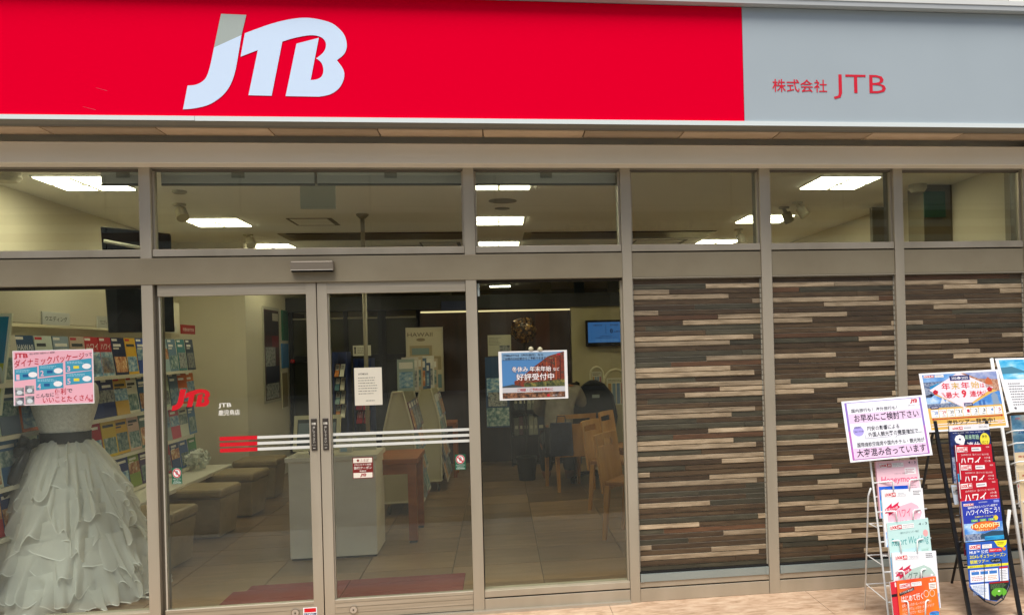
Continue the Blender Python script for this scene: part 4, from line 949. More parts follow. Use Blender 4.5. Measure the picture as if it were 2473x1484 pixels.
# magazine carts
MAGC = ['c8c0b4', '8a6a70', '5a7088', 'b8a890', '7a4858', '9aa8a0', 'd0ccc0', '4a5a78']
def cart(px, py, lab, w=.29, L=.9, which='front', hh=1.12):
    p = atz(px, py, 0); t = empty('magazine_cart', lab, 'magazine cart', group='white magazine carts'); t.location = (p.x, p.y, 0)
    m = MB(); cr = M('c4bc9c', .5)
    prof = [(0, .12), (w, .12), (w, .62), (w * .93, .80), (w * .66, hh), (w * .34, hh), (w * .07, .80), (0, .62)]
    n = len(prof)
    for (y, nm) in ((0, 'end_panel'), (L, 'end_panel')):
        m = MB(); m.add([(x, y, z) for x, z in prof] + [(x, y + .025, z) for x, z in prof], [tuple(range(n)), tuple(range(2 * n - 1, n - 1, -1))] + [(k, n + k, n + (k + 1) % n, (k + 1) % n) for k in range(n)], cr); m.build(nm, t, bevel=.004)
        m = MB(); 
        for k in range(n):
            (xa, za), (xb, zb_) = prof[k], prof[(k + 1) % n]; m.tube([(xa, y - .006, za), (xb, y - .006, zb_)], .010, M('d6cfb2', .4), 5)
        m.build('edge_trim', t)
    box('bottom_shelf', .01, .026, .12, w - .01, L - .001, .15, cr, t)
    for (x, y) in ((.04, .05), (w - .04, .05), (.04, L - .05), (w - .04, L - .05)):
        m = MB(); m.tube([(x - .012, y, .04), (x + .012, y, .04)], .04, M('3a3a36', .4), 12); m.tube([(x, y, .08), (x, y, .119)], .012, STEEL, 6); m.build('castor', t)
    RM = random.Random(int(px)); c_ = 0
    for side in (1, -1):
        for lev in range(4):
            for q in range(4):
                z = .92 - lev * .22; xx = (w * .8 + lev * .02) if side > 0 else (w * .2 - lev * .02); y = .04 + q * .215
                tl = Vector((p.x + xx, p.y + y, z + .1)); tr_ = tl + Vector((0, .2, 0)); bl = tl + Vector((side * .06, 0, -.26))
                if side < 0: tl, tr_ = tr_, tl; bl = tl + Vector((side * .06, 0, -.26))
                s = Sheet(tl, tr_, bl); col = RM.choice(MAGC); o = s.slab(.008, M(col, .3), 'magazine'); c_ += 1
                tag(o, '%s magazine, %s row, %s pocket, %s side of the %s cart' % (colname(col), ords[lev], ords[q], 'right' if side > 0 else 'left', which), 'magazine', 'magazines on the white carts')
                s.rect(.05, .05, .7, .2, 'e8e4d8', 1); s.rect(.05, .3, .95, .9, PHO[RM.randrange(4)], 1); s.build('cover_print', o)
    return t
cart(928, 1246, 'white magazine cart with arched end behind the orange table'); cart(1000, 1190, 'second white magazine cart farther back on the right', which='rear')
p = atz(945, 1246, 0); RM = random.Random(5)
for k in range(7):
    px = aty(976 + k * 7.5, 940, p.y + .2); hh = RM.uniform(.24, .33)
    s = Sheet((px.x - .05, p.y + .15 + k * .1, 1.12 + hh), (px.x + .1, p.y + .2 + k * .1, 1.12 + hh), (px.x - .05, p.y + .13 + k * .1, 1.12)); col = RM.choice(MAGC); o = s.slab(.01, M(col, .3), 'leaflet'); tag(o, '%s leaflet standing on top of the front magazine cart, %s of the row' % (colname(col), ords[k]), 'leaflet', 'leaflets on top of the cart'); s.rect(.1, .1, .9, .3, 'dcd8cc', 1); s.rect(.1, .4, .9, .9, PHO[k % 4], 1); s.build('cover_print', o)
# wooden easel frame right of the carts
a, b = aty(1062, 1017, 5.2), aty(1107, 1160, 5.2); es = empty('easel_table', 'slim wooden side table against the dark wood wall', 'side table')
box('table_top', a.x, 5.0, a.z - .04, b.x, 5.4, a.z, OW, es)
for x in (a.x, b.x - .04): 
    for y in (5.0, 5.36): box('leg', x, y, 0, x + .04, y + .04, a.z - .041, OW, es)

# right end: door, pillar, green notice
x0, x1 = aty(2107, 540, 5.2).x, 3.6
tag(box('wall_right_rear', 2.2, 5.6, 0, 3.6, 5.7, 2.7, WALL), kind='structure')
do = box('grey_door', aty(2107, 540, 2.3).x, 2.3, 0, aty(2139, 540, 2.3).x, 2.35, aty(2120, 500, 2.3).z, M('6f6a58', .6)); tag(do, 'grey door edge seen through the fifth transom', 'door')
pl = tag(box('pillar', aty(2231, 520, 1.35).x, 1.35, 0, 3.598, 1.6, 2.6995, M('6a6148', .7)), 'brown pillar behind the last transom light', 'pillar')
s = sheet_y(2231, 462, 2284, 524, 1.33); o = s.slab(.01, M('1c5038', .5), 'green_notice'); tag(o, 'dark green notice board high on the brown pillar', 'notice')
for k in range(4): s.rect(.06, .12 + k * .2, .94, .14 + k * .2, '163c2c', 1)
s.build('print', o)

# wedding dress
def dress():
    t = empty('wedding_dress', 'white ruffled wedding dress with a black sash on a stand behind the left glass', 'wedding dress')
    cx, cy = aty(148, 1045, .75).x, .80
    m = bpy.data.materials.new('organza'); m.use_nodes = True; nt_ = m.node_tree; b = nt_.nodes['Principled BSDF']
    b.inputs['Base Color'].default_value = lin('f4f3ee'); b.inputs['Roughness'].default_value = .8
    tr = nt_.nodes.new('ShaderNodeBsdfTranslucent'); tr.inputs[0].default_value = lin('f2f0e8'); mx = nt_.nodes.new('ShaderNodeMixShader'); mx.inputs[0].default_value = .5
    tp = nt_.nodes.new('ShaderNodeBsdfTransparent'); mx2 = nt_.nodes.new('ShaderNodeMixShader'); mx2.inputs[0].default_value = .2
    nt_.links.new(b.outputs[0], mx.inputs[1]); nt_.links.new(tr.outputs[0], mx.inputs[2]); nt_.links.new(mx.outputs[0], mx2.inputs[1]); nt_.links.new(tp.outputs[0], mx2.inputs[2]); nt_.links.new(mx2.outputs[0], nt_.nodes['Material Output'].inputs[0])
    def surf(name, rows, N_, mat, wrap=True, thick=0):
        vs = [v for r in rows for v in r]; fs = []
        for i in range(len(rows) - 1):
            for k in range(N_ if wrap else N_ - 1): fs.append((i * N_ + k, i * N_ + (k + 1) % N_, (i + 1) * N_ + (k + 1) % N_, (i + 1) * N_ + k))
        o = obj(name, vs, fs, mat, t, smooth=True)
        return o
    HEM = M('f6f5f0', .7)
    # underskirt and bodice
    def R(z): return .135 + .41 * max(0, (1.0 - z)) ** .6
    N_ = 96
    surf('underskirt', [[(cx + (R(z) - .05) * math.cos(k * 2 * math.pi / N_) * (1 + .0), cy + (R(z) - .05) * .8 * math.sin(k * 2 * math.pi / N_), z) for k in range(N_)] for z in (.98, .8, .6, .4, .2, .01)], N_, m)
    bod = [(.98, .13, .105), (1.03, .135, .105), (1.10, .155, .12), (1.18, .18, .135), (1.25, .195, .145), (1.31, .19, .135), (1.335, .175, .12)]
    surf('bodice', [[(cx + a * (1 + .012 * math.sin(k * 1.4)) * math.cos(k * 2 * math.pi / 48), cy + b_ * (1 + .012 * math.sin(k * 1.4)) * math.sin(k * 2 * math.pi / 48), z + .012 * math.cos(k * 2 * math.pi / 48 * 2) * (z > 1.3)) for k in range(48)] for z, a, b_ in bod], 48, noisy('lace_satin', ['c9c6bc', 'dad7ce', 'e8e6de'], (60, 60, 60), .7, 0, .5, 4))
    surf('bust_form', [[(cx + a * math.cos(k * 2 * math.pi / 24), cy + b_ * math.sin(k * 2 * math.pi / 24), z) for k in range(24)] for z, a, b_ in ((1.31, .17, .115), (1.4, .17, .1), (1.46, .10, .07), (1.5, .05, .05), (1.56, .048, .048), (1.565, .001, .001))], 24, M('cfc8b8', .6))
    RD = random.Random(11)
    tiers_ = []
    z = .99
    j = 0
    while z > .10:
        tiers_.append(z); z -= .078 + .016 * (j % 3); j += 1
    N2 = 360
    for j, z0 in enumerate(tiers_):
        ln = .20 + .03 * RD.random(); nr = 9; ph = RD.uniform(0, 6.28); k1 = 6 + (j * 2) % 5; rows = []
        for i in range(nr):
            tt = i / (nr - 1); row = []
            for k in range(N2):
                th = k * 2 * math.pi / N2
                nz = noise.noise(Vector((math.cos(th) * 2.2, math.sin(th) * 2.2, j * 3.7)))
                nz2 = noise.noise(Vector((math.cos(th) * 5.5, math.sin(th) * 5.5, j * 1.9 + 9)))
                hang = ln * (1 + .7 * nz + .45 * nz2)
                z_ = z0 - hang * tt + .05 * nz * (1 - tt)
                z_ = max(z_, .012)
                base_r = R(z_) - .035 + .02 * (1 - tt)
                am = (.008 + .05 * tt ** 1.3) * (.8 + .4 * (1 - z0))
                w = math.sin(k1 * th + ph + 3.2 * nz + 1.2 * nz2) * .6 + math.sin((2 * k1 + 3) * th + 4 * nz2 + j) * .42
                r = base_r + am * w + .03 * tt ** 2
                th2 = th + .09 * tt * math.cos(k1 * th + ph + 3.2 * nz)
                row.append((cx + r * math.cos(th2), cy + r * .8 * math.sin(th2), z_ + .02 * tt * math.cos((2 * k1 + 3) * th + 4 * nz2 + j)))
            rows.append(row)
        last = [(x + .0015 * (x - cx), y + .0015 * (y - cy), z_ - .006) for x, y, z_ in rows[-1]]
        o = surf('ruffle_tier', rows + [last], N2, m); o.data.materials.append(HEM)
        for pf in o.data.polygons[-N2:]: pf.material_index = 1
    SB = M('10161a', .35)
    surf('sash', [[(cx + (.145 + dz * .02) * math.cos(k * 2 * math.pi / 48), cy + (.115) * math.sin(k * 2 * math.pi / 48), .975 + dz) for k in range(48)] for dz in (0, .02, .05, .07)], 48, SB)
    mm = MB()
    bx, by = cx - .125, cy - .13
    for (dx, dz, w) in ((-.07, .02, .05), (-.10, -.05, .045), (.03, .0, .03)): mm.tube([(bx, by, .99), (bx + dx * .6, by - .03, .99 + dz), (bx + dx, by - .02, .97 + dz)], [.012, .04, .012], SB, 8)
    for (dx, ln) in ((-.09, .30), (-.05, .22)): mm.tube([(bx, by - .02, .98), (bx + dx * .6, by - .06, .98 - ln * .4), (bx + dx, by - .10, .98 - ln * .8), (bx + dx * 1.5, by - .12, .98 - ln)], [.012, .03, .036, .03], SB, 6)
    mm.build('sash_bow', t, True)
dress()
# small white cloth display on the wall ledge
m = MB(); p = atz(478, 1118, lz + .06)
RT = random.Random(2)
for k in range(420):
    cc_ = Vector((p.x + .05 * math.cos(k % 6), p.y + .10 * math.sin(k % 6), lz + .075 + .03 * (k % 3))); d = Vector((RT.gauss(0, 1), RT.gauss(0, 1), RT.gauss(0, 1))).normalized(); q = cc_ + d * RT.uniform(.03, .062)
    if q.z < lz + .004: continue
    u = d.orthogonal().normalized() * RT.uniform(.008, .018); v = d.cross(u) * RT.uniform(.7, 1.2) + d * .01
    m.add([q - u, q - v, q + u, q + v], [(0, 1, 2, 3)], M('d4d8cc', .8))
tag(m.build('tissue_flowers', smooth=True), 'bunch of white paper flowers at the end of the low counter', 'paper flowers')
#PART3

# ================================================================== STREET RACKS
K = .20
WIRE = M('eef0ee', .3); BLK = M('16171a', .35)
class Lean:
    def __init__(s, yf): s.yf = yf
    def __call__(s, x, y, d=0.0): return atl(x, y, s.yf - d, K)
def psheet(L, x0, y0, x1, y1, x2, y2, d=0):
    return Sheet(L(x0, y0, d), L(x1, y1, d), L(x2, y2, d))
def look(s, x0, y0, x1, y1, L=5):
    s.rect(x0, y0, x1, y1, 'f6f4f2', L); w = x1 - x0; h = y1 - y0
    s.text('LOOK', x0 + .04 * w, y0 + .15 * h, x0 + .6 * w, y0 + .85 * h, 'cc1226', L + 1, .06, skew=.08 * w)
    s.rect(x0 + .62 * w, y0 + .06 * h, x0 + .98 * w, y0 + .94 * h, 'cc1226', L + 1); s.logo(x0 + .66 * w, y0 + .2 * h, x0 + .94 * w, y0 + .84 * h, 'f8f4f2', L=L + 2)
def mys(s, x0, y0, x1, y1, L=5, bgc='f4f2f0'):
    s.rect(x0, y0, x1, y1, bgc, L); s.text('JTBMySTYLE', x0 + (x1 - x0) * .06, y0 + (y1 - y0) * .5, x1 - (x1 - x0) * .06, y1 - (y1 - y0) * .1, '8a8890', L + 1, -.005)
    s.lines(x0 + (x1 - x0) * .06, y0 + (y1 - y0) * .1, x1, y0 + (y1 - y0) * .42, 1, '9a98a0', L + 1)
def grad(name, cols, ax='y', sc=1, off=0):
    pass
SKY1 = noisy('print_blue_sky', ['2f6ac0', '5a93d8', 'a8cdf0', 'eef4fa'], (9, 9, 14), .4, det=4)
SEA1 = noisy('print_sea', ['1670b0', '2a9cd0', '5cc4e0'], (10, 10, 40), .4, det=4)
NIGHT = noisy('print_night', ['0c1030', '141a44', '1c2c66', '3a4a7c'], (20, 20, 20), .4, det=4)
TOWN1 = noisy('print_town', ['6a4a3c', 'a8745a', 'd0a488', '8a6a60'], (60, 60, 60), .4, det=5)
BLD1 = noisy('print_skyline', ['2a3c60', '5a6c90', 'a0aabc', '3a4460'], (70, 70, 90), .4, det=4)

# ---- rack 1
L1 = Lean(-.78)
r1 = empty('brochure_rack', 'white wire brochure rack with wedding brochures, leftmost of the three stands', 'brochure rack')
def rail(L, pts, r, m, par, name, ext=None, n=8):
    q = [L(*p) for p in pts]
    if ext is not None:            # run on down to the pavement
        a, b = q[-2], q[-1]; t = (ext - a.z) / (b.z - a.z); q[-1] = a + (b - a) * t
    mb = MB(); mb.tube(q, r, m, n); return mb.build(name, par, True), q
_, q = rail(L1, [(2100, 1040), (2102, 1114), (2145.5, 1484)], .0055, WIRE, r1, 'front_rail', GZ)
bot1 = q[-1]
right_x = lambda y: (2218 + (y - 1114) * .124)
_, qr = rail(L1, [(2206, 1040), (2214, 1114), (2262, 1484)], .0055, WIRE, r1, 'front_rail', GZ)
# hinged rear legs
hz = L1(2103, 1178)
for (side, h_, tx_) in ((0, L1(2103, 1178), 2088), (1, L1(2222, 1170), 2222)):
    yb = h_.y + .30
    if side == 0: p2 = Vector((atz(2088, 1484, 0).x, 0, GZ)); r_ = ray(2088, 1484); 
    foot = Vector((h_.x - .03, h_.y + .22, GZ))
    # choose the foot so that the leg runs past the frame edge where the photograph shows it
    if side == 0:
        best = None
        for k in range(60):
            yy = h_.y + .02 + k * .006; rr = ray(2088, 1484); t = (yy + CY) / rr.y; P3 = Vector((rr.x * t, yy, CH + rr.z * t))
            u = (GZ - h_.z) / (P3.z - h_.z); f = h_ + (P3 - h_) * u
            if best is None or abs(f.y - (h_.y + .24)) < best[0]: best = (abs(f.y - (h_.y + .24)), f)
        foot = best[1]; off = foot - h_
    else: foot = h_ + off
    m = MB(); m.tube([h_ + Vector((0, .0, .0)), h_ + (foot - h_) * .06 + Vector((-.006, .012, 0)), foot], .005, WIRE, 8); m.build('rear_leg', r1, True)
    if side == 0: lega = (h_, foot)
    else: legb = (h_, foot)
fa, fb_ = L1(2102, 1114), bot1
for py in (1274, 1364, 1450):
    # side braces between front rail and rear leg
    A_ = L1(2102 + (py - 1114) * .1176, py); t = (A_.z - lega[0].z) / (lega[1].z - lega[0].z); B_ = lega[0] + (lega[1] - lega[0]) * t
    m = MB(); m.tube([A_, B_], .003, WIRE, 6); m.build('side_brace', r1)
    m = MB(); A2 = A_ + Vector((.245, 0, 0)); B2 = B_ + Vector((.245, 0, 0)); m.tube([B_, B2], .003, WIRE, 6); m.build('cross_wire', r1)
def rz(zx, zy): return (2005.5 + .2545 * zx, 1106.5 + .2545 * zy)
# pocket wires (left hook, right hook)
PW_ = [((408, 232), (580, 213), (592, 222), (600, 300), (872, 192), (760, 203), (750, 214), (752, 290)),
       ((440, 507), (612, 497), (624, 506), (632, 590), (912, 474), (798, 486), (787, 498), (785, 570)),
       ((478, 791), (648, 775), (660, 786), (672, 890), (952, 751), (836, 765), (825, 778), (825, 890)),
       ((513, 1076), (685, 1064), (697, 1076), (708, 1150), (988, 1035), (873, 1050), (862, 1063), (862, 1135)),
       ((548, 1362), (722, 1351), (735, 1362), (746, 1484), (1030, 1327), (916, 1343), (905, 1356), (900, 1480))]
for i, w in enumerate(PW_):
    d = .030 + .010 * i
    for a, b_ in ((0, 4), (4, 8)):
        m = MB(); pts = [L1(*rz(*w[k]), d=(0.0 if k in (0, 4) else d)) for k in range(a, b_)]
        m.tube(pts, .0042, WIRE, 8); m.build('pocket_wire', r1, True)
    m = MB(); A_ = L1(*rz(w[0][0], w[0][1] + 130), d=-.004); B_ = L1(*rz(w[4][0], w[4][1] + 165), d=-.004); m.tube([A_, B_], .0028, WIRE, 6); m.build('cross_wire', r1)
# brochures of rack 1
def bro(L, TL, TR, drop, d, cover, lab, art, grp, n=3, name='brochure', paper='e9e6e2'):
    """a stack of booklets; TL, TR photo points; drop = length of the left edge downwards in photo pixels"""
    a, b = L(*TL, d=d), L(*TR, d=d)
    u = b - a; dn = (L(TL[0] + drop * .06, TL[1] + drop, d) - a); dn = dn - u * (dn.dot(u) / u.length_squared) * .4
    s = Sheet(a, b, a + dn)
    o = s.slab(.0035 * n, M(paper, .55), name); tag(o, lab, 'brochure', grp)
    s.rect(0, 0, 1, 1, cover, 1); art(s); s.build('cover_print', o)
    return s, o
G1 = 'brochures in the left white rack'
def A_honey(s):
    look(s, .07, .05, .37, .12); mys(s, .38, .045, .66, .12); s.text('4 - 3', .78, .03, .96, .07, '404048', 3)
    s.rect(.68, .14, .95, .26, 'f8f4f4', 2); s.lines(.7, .16, .93, .24, 3, 'c07088', 3)
    s.text('Honeymoon', .08, .28, .95, .42, 'e0206a', 3, .0, skew=.03); s.text('ハネムーン・新婚旅行', .42, .22, .75, .25, 'a08890', 3, 0)
    s.rect(.02, .45, .72, 1, noisy('print_sky_deep', ['0c3fae', '1c5fd0', '3a86e4'], (5, 5, 12), .4), 2); s.poly([(.3, .64), (.42, .61), (.55, .635), (.72, .62), (.72, .68), (.3, .68)], '46506a', 3); s.disc(.17, .56, .12, .07, BLD1, 3); s.rect(.02, .68, .72, 1, SEA1, 3)
    s.lines(.76, .44, .96, .62, 5, 'b09aa4', 2)
bro(L1, rz(430, 26), rz(820, 5), 138, .010, 'f4c9d4', 'pale pink brochure reading Honeymoon, topmost in the left white rack', A_honey, G1, 5, paper='f0b8c8')
def wed(title, tint, tx, ribbon):
    def f(s):
        look(s, .06, .05, .34, .13); mys(s, .37, .06, .6, .12, bgc='f2f2f4'); s.lines(.76, .03, .96, .12, 3, '606068', 3)
        s.poly([(.1, .42), (.14, .36), (.7, .24), (.84, .30), (.94, .42), (.86, .56), (.14, .70), (.1, .66)], tint, 2)
        s.disc(.86, .42, .028, .02, 'fafafa', 3)
        s.poly([(.04, .35), (.22, .24), (.22, .30), (.4, .22), (.37, .28), (.42, .31), (.14, .46), (.12, .41), (.04, .42), (.07, .38)], ribbon, 3)
        s.text('選べる', .06, .335, .18, .375, 'f8e8ec', 4, .01, rise=.02); s.text('私だけの旅', .15, .34, .36, .39, 'f8e8ec', 4, .01, rise=.05)
        s.text(title, .32, .36, .66, .50, tx, 4, .0, rise=.02); s.text('WEDDING', .24, .56, .80, .67, tx, 4, .0, rise=.03)
        s.rect(.02, .74, .98, 1, SKY1, 2); s.disc(.62, .80, .09, .035, 'e8e0d8', 3); s.disc(.45, .84, .06, .03, 'd8d4cc', 3)
    return f
bro(L1, rz(483, 297), rz(873, 280), 138, .022, 'f3f1f3', 'white brochure with a pink tag reading Wedding, second in the left rack', wed('ハワイ', 'f2bccb', 'd8386c', 'd81e50'), G1, 4)
def A_res(s):
    look(s, .06, .06, .35, .14); mys(s, .36, .06, .64, .14); s.text('4 - 3', .76, .07, .96, .11, '405058', 3)
    s.text('海外ウエディング・挙式', .3, .19, .74, .23, '5c8080', 3, 0); s.text('Resort Wedding', .06, .29, .94, .46, '2a9a9c', 3, -.005, skew=.03)
    s.disc(.9, .26, .06, .06, 'e8a8a8', 3); s.rect(0, .60, .74, 1, noisy('print_beach', ['2e86c0', '58a8d0', 'a8d0e0'], (6, 6, 18), .4), 2)
    s.poly([(0, .52), (.74, .48), (.74, .62), (0, .62)], 'b8dce0', 2)
    for (x, c, hh) in ((.48, 'f4f0ee', .13), (.58, 'c8b8ac', .17)): s.disc(x, .68 - hh * .62, .022, .02, '20181a', 4); s.poly([(x - .03, .70), (x - .028, .66 - hh * .45), (x + .028, .66 - hh * .45), (x + .035, .70)], c, 4)
    s.rect(.68, .68, .95, .74, 'd06058', 3); s.rect(.75, .52, .95, .66, 'b4d8d0', 2); s.lines(.77, .54, .93, .64, 4, '7aa8a0', 3)
bro(L1, rz(533, 608), rz(925, 560), 139, .034, 'bfe0dc', 'pale turquoise brochure reading Resort Wedding in the left rack', A_res, G1, 5)
bro(L1, rz(583, 894), rz(1000, 872), 139, .046, 'e9ebee', 'white brochure with a grey-green tag reading Wedding, fourth in the left rack', wed('グアム', 'b4cdc2', '4c6a64', 'c8284c'), G1, 3)
ORA = noisy('print_sunset', ['d83a30', 'e25a28', 'ea7c22', 'e08a1c'], (4, 4, 3), .4, det=2)
def A_haji(s):
    s.rect(0, 0, 1, 1, ORA, 2); look(s, .07, .06, .34, .14); mys(s, .36, .055, .62, .125); s.text('4-9', .84, .03, .95, .075, 'fbe8d8', 4); s.rect(.8, .1, .98, .21, 'f6f0e8', 4); s.lines(.82, .12, .97, .2, 3, '805040', 5)
    s.poly([(.04, .22), (.42, .14), (.42, .19), (.04, .27)], '1c1418', 4); s.text('ルックJTBの海外旅行', .06, .205, .4, .25, 'f4e8e0', 5, 0, rise=.05)
    s.text('はじめて行く', .08, .27, .62, .39, 'fdf4ec', 5, .02, rise=.02)
    for cx_ in (.71, .86): 
        for (r, c, L) in ((.065, 'fdf4ec', 5), (.057, ORA, 6)): s.disc(cx_, .28, r, r * .95, c, L)
    s.text('台湾・シンガポール・ベトナム・タイ', .08, .42, .82, .475, 'fbe8d8', 5, 0, rise=.03); s.text('ハワイ・グアム・パラオ・オーストラリア', .08, .49, .88, .545, 'fbe8d8', 5, 0, rise=.03); s.text('トルコ・エジプト・モロッコ', .08, .56, .62, .615, 'fbe8d8', 5, 0, rise=.02)
    s.rect(.05, .70, .52, 1, TOWN1, 4); s.rect(.55, .66, .72, .95, BLD1, 4); s.poly([(.74, .62), (.98, .62), (.98, .9), (.74, .9)], SEA1, 4); s.disc(.87, .63, .12, .03, SKY1, 4); s.disc(.6, .93, .1, .05, 'c8e4dc', 5); s.disc(.86, .88, .1, .05, 'd4ecec', 5)
bro(L1, rz(566, 1170), rz(700, 1150), 138, .054, 'd02838', 'crimson brochure peeking out behind the orange one at the bottom left', lambda s: (s.text('L', .3, .02, .7, .1, 'f8f0ee', 3, .05), s.rect(0, .22, 1, .27, '1c1418', 2)), G1, 3)
bro(L1, rz(625, 1160), rz(1000, 1116), 139, .062, 'd83a30', 'orange brochure reading Hajimete Iku, lowest visible in the left rack', A_haji, G1, 5, paper='d82c48')
# poster 1
def A_p1(s):
    PUR = noisy('print_violet_edge', ['8a78d0', '9a7ccc'], (1, 1, 1), .4); PNK = M('d868b8', .4)
    s.rect(.03, .03, .97, .97, PUR, 1); s.rect(.03, .5, .97, .97, noisy('print_pink_edge', ['a878c8', 'd468b4'], (1, 1, 6), .4), 2)
    s.rect(.055, .04, .945, .955, 'f3f3fa', 3); s.rect(.06, .22, .94, .375, 'f0d2ee', 4); s.rect(.06, .785, .94, .945, 'f0cdea', 4)
    s.text('国内旅行も！', .1, .14, .36, .20, '3a3644', 5, .01); s.text('海外旅行も！', .4, .14, .66, .20, '3a3644', 5, .01)
    s.text('お早めにご検討下さい', .12, .235, .91, .36, '2e2438', 6, .025)
    s.logo(.83, .05, .92, .125, 'd0142c', L=5); s.text('感動のそばに、いつも。', .8, .145, .95, .165, '8a8890', 5, 0)
    s.disc(.15, .51, .065, .08, 'b4a8ec', 4); s.text('WHY?', .10, .43, .19, .465, '4a4470', 6, .01); s.text('ご存じですか？', .09, .50, .22, .53, '4a4470', 6, .0)
    s.text('円安の影響による', .26, .44, .65, .515, '2e2c36', 5, .012); s.text('外国人観光客の需要増加で…', .26, .54, .92, .62, '2e2c36', 5, .012)
    s.poly([(.22, .56), (.224, .56), (.224, .635), (.53, .635), (.53, .64), (.22, .64)], '9a9aa8', 5); s.poly([(.60, .625), (.92, .60), (.92, .605), (.605, .63), (.585, .67), (.58, .67)], '9a9aa8', 5)
    s.text('国際線航空座席や国内ホテル・観光地が', .11, .695, .93, .77, '2e2c36', 5, .01)
    s.text('大変混み合っています', .09, .80, .93, .93, '2e2438', 6, .028)
s = psheet(L1, 2032, 969, 2228, 953, 2054, 1116, d=.066)
o = s.slab(.004, M('fbfbfd', .35), 'notice_board'); tag(o, 'white notice with violet border and pink bands on top of the left rack', 'notice board'); A_p1(s); s.build('print', o)

# ---- rack 2 (black)
L2 = Lean(-.66)
r2 = empty('brochure_rack', 'black metal brochure rack with red and blue travel brochures, middle stand', 'brochure rack')
for pts in (((2259, 1015), (2262, 1045), (2275, 1106), (2341.6, 1484)), ((2385, 1015), (2392, 1080), (2413, 1208), (2463.6, 1484))):
    q = [L2(*p) for p in pts]; a, b = q[1], q[-1]; t = (GZ - a.z) / (b.z - a.z); q = [a + (b - a) * ((q[0].z - a.z) / (b.z - a.z)), a + (b - a) * t]
    m = MB(); d = (q[1] - q[0]); w = Vector((.0105, 0, 0)); th = Vector((0, .008, 0))
    m.hexa([q[1] - w - th, q[1] + w - th, q[1] + w + th, q[1] - w + th, q[0] - w - th, q[0] + w - th, q[0] + w + th, q[0] - w + th], BLK); m.build('front_bar', r2, bevel=.002)
    f = q[0] + Vector((0, .42, 0)); m = MB(); m.tube([q[0] + Vector((0, .012, -.05)), Vector((q[0].x + .01, q[0].y + .42, GZ))], .008, BLK, 8); m.build('rear_leg', r2)
for zy, xa_, xb_ in ((1068, 2268, 2390), (1350, 2322, 2440)):
    m = MB(); m.tube([L2(xa_, zy + 2, -.006), L2(xb_, zy - 5, -.006)], .004, BLK, 6); m.build('cross_wire', r2)
def wires2(pts, d, name='pocket_wire', r=.0038, L=L2, mt_=BLK, par=r2):
    m = MB(); m.tube([L(*rz(*p), d=(0 if i == 0 else d)) for i, p in enumerate(pts)], r, mt_, 6); m.build(name, par)
wires2([(1230, 622), (1390, 612), (1402, 620), (1408, 780)], .05); wires2([(1632, 590), (1570, 594), (1560, 606), (1562, 770)], .05)
wires2([(1268, 1005), (1442, 990), (1455, 1000), (1462, 1350)], .062); wires2([(1695, 950), (1625, 962), (1618, 975), (1630, 1330)], .062)
wires2([(1285, 1160), (1700, 1140)], .05); wires2([(1330, 1235), (1470, 1355), (1560, 1388), (1640, 1335), (1700, 1212), (1700, 1140)], .06, 'pocket_base', .0035)
wires2([(1160, 300), (1240, 296)], .01); wires2([(1190, 540), (1240, 538)], .01); wires2([(1210, 790), (1280, 786)], .01)
G2 = 'brochures in the black rack'
def r3(zx, zy): return (2005.5 + .205 * zx, 829.9 + .205 * zy)
def A_navy(s):
    s.rect(0, .0, 1, .10, 'e8e6e8', 2); look(s, .07, .02, .34, .08, 3); s.lines(.37, .03, .55, .07, 1, '9a98a0', 3); s.text('2024.12-2025.1', .74, .03, .96, .06, '605e68', 3, 0)
    s.rect(0, .10, 1, 1, NIGHT, 2); s.lines(.08, .125, .96, .14, 1, 'c8c8d8', 3)
    s.text('9', .10, .16, .36, .43, 'f6f4f4', 4, .05, skew=.05); s.text('年末年始', .37, .17, .72, .26, 'b0d8b8', 4, .03); s.text('連休', .40, .30, .74, .43, 'f4f2f4', 4, .03)
    s.disc(.86, .27, .12, .115, 'f0e040', 3); s.text('海外', .79, .19, .93, .25, '38341c', 4, .01); s.text('行こう', .79, .29, .93, .35, '38341c', 4, .01)
    s.rect(.0, .55, 1, 1, BLD1, 3)
bro(L2, r3(1395, 965), r3(1865, 940), 139, .012, '101638', 'navy brochure with a big white 9, topmost in the black rack', A_navy, G2, 5, paper='2a3050')
def A_red(s):
    look(s, .04, .04, .33, .13); s.rect(.0, .0, .02, .3, 'e8e0e0', 2); s.rect(.44, .05, .70, .12, 'f0ecec', 4); s.lines(.46, .06, .69, .11, 1, '8a8088', 5); s.rect(.83, .03, .95, .07, 'c83a44', 4); s.text('改訂版', .85, .037, .93, .063, 'f8e8e8', 5, 0)
    s.text('2024年4月からの　選んでつくる！私だけの旅', .14, .165, .90, .2, 'f4d8d8', 4, .0); s.text('ハワイ', .09, .225, .66, .40, 'fbf4f4', 4, .035, skew=.02)
    for k, t_ in enumerate(('ハワイ島', 'マウイ島', 'カウアイ島')): s.text(t_, .77, .225 + k * .062, .93, .265 + k * .062, 'f4e0e0', 4, .01)
    s.text('ホノルル・カハラ・コオリナ', .08, .425, .74, .465, 'f4e0e0', 4, .0); s.rect(0, .52, 1, 1, SEA1, 3)
REDC = 'b80c22'
bro(L2, r3(1468, 1190), r3(1893, 1178), 134, .026, REDC, 'red brochure reading Hawaii in katakana, highest of the three red ones', A_red, G2, 4, paper='8a3040')
bro(L2, r3(1515, 1402), r3(1938, 1390), 134, .036, REDC, 'middle one of the three red brochures in the black rack', A_red, G2, 4, paper='8a3040')
bro(L2, rz(1216, 222), rz(1585, 190), 134, .046, REDC, 'lowest of the three red brochures, above the blue one', A_red, G2, 4, paper='8a3040')
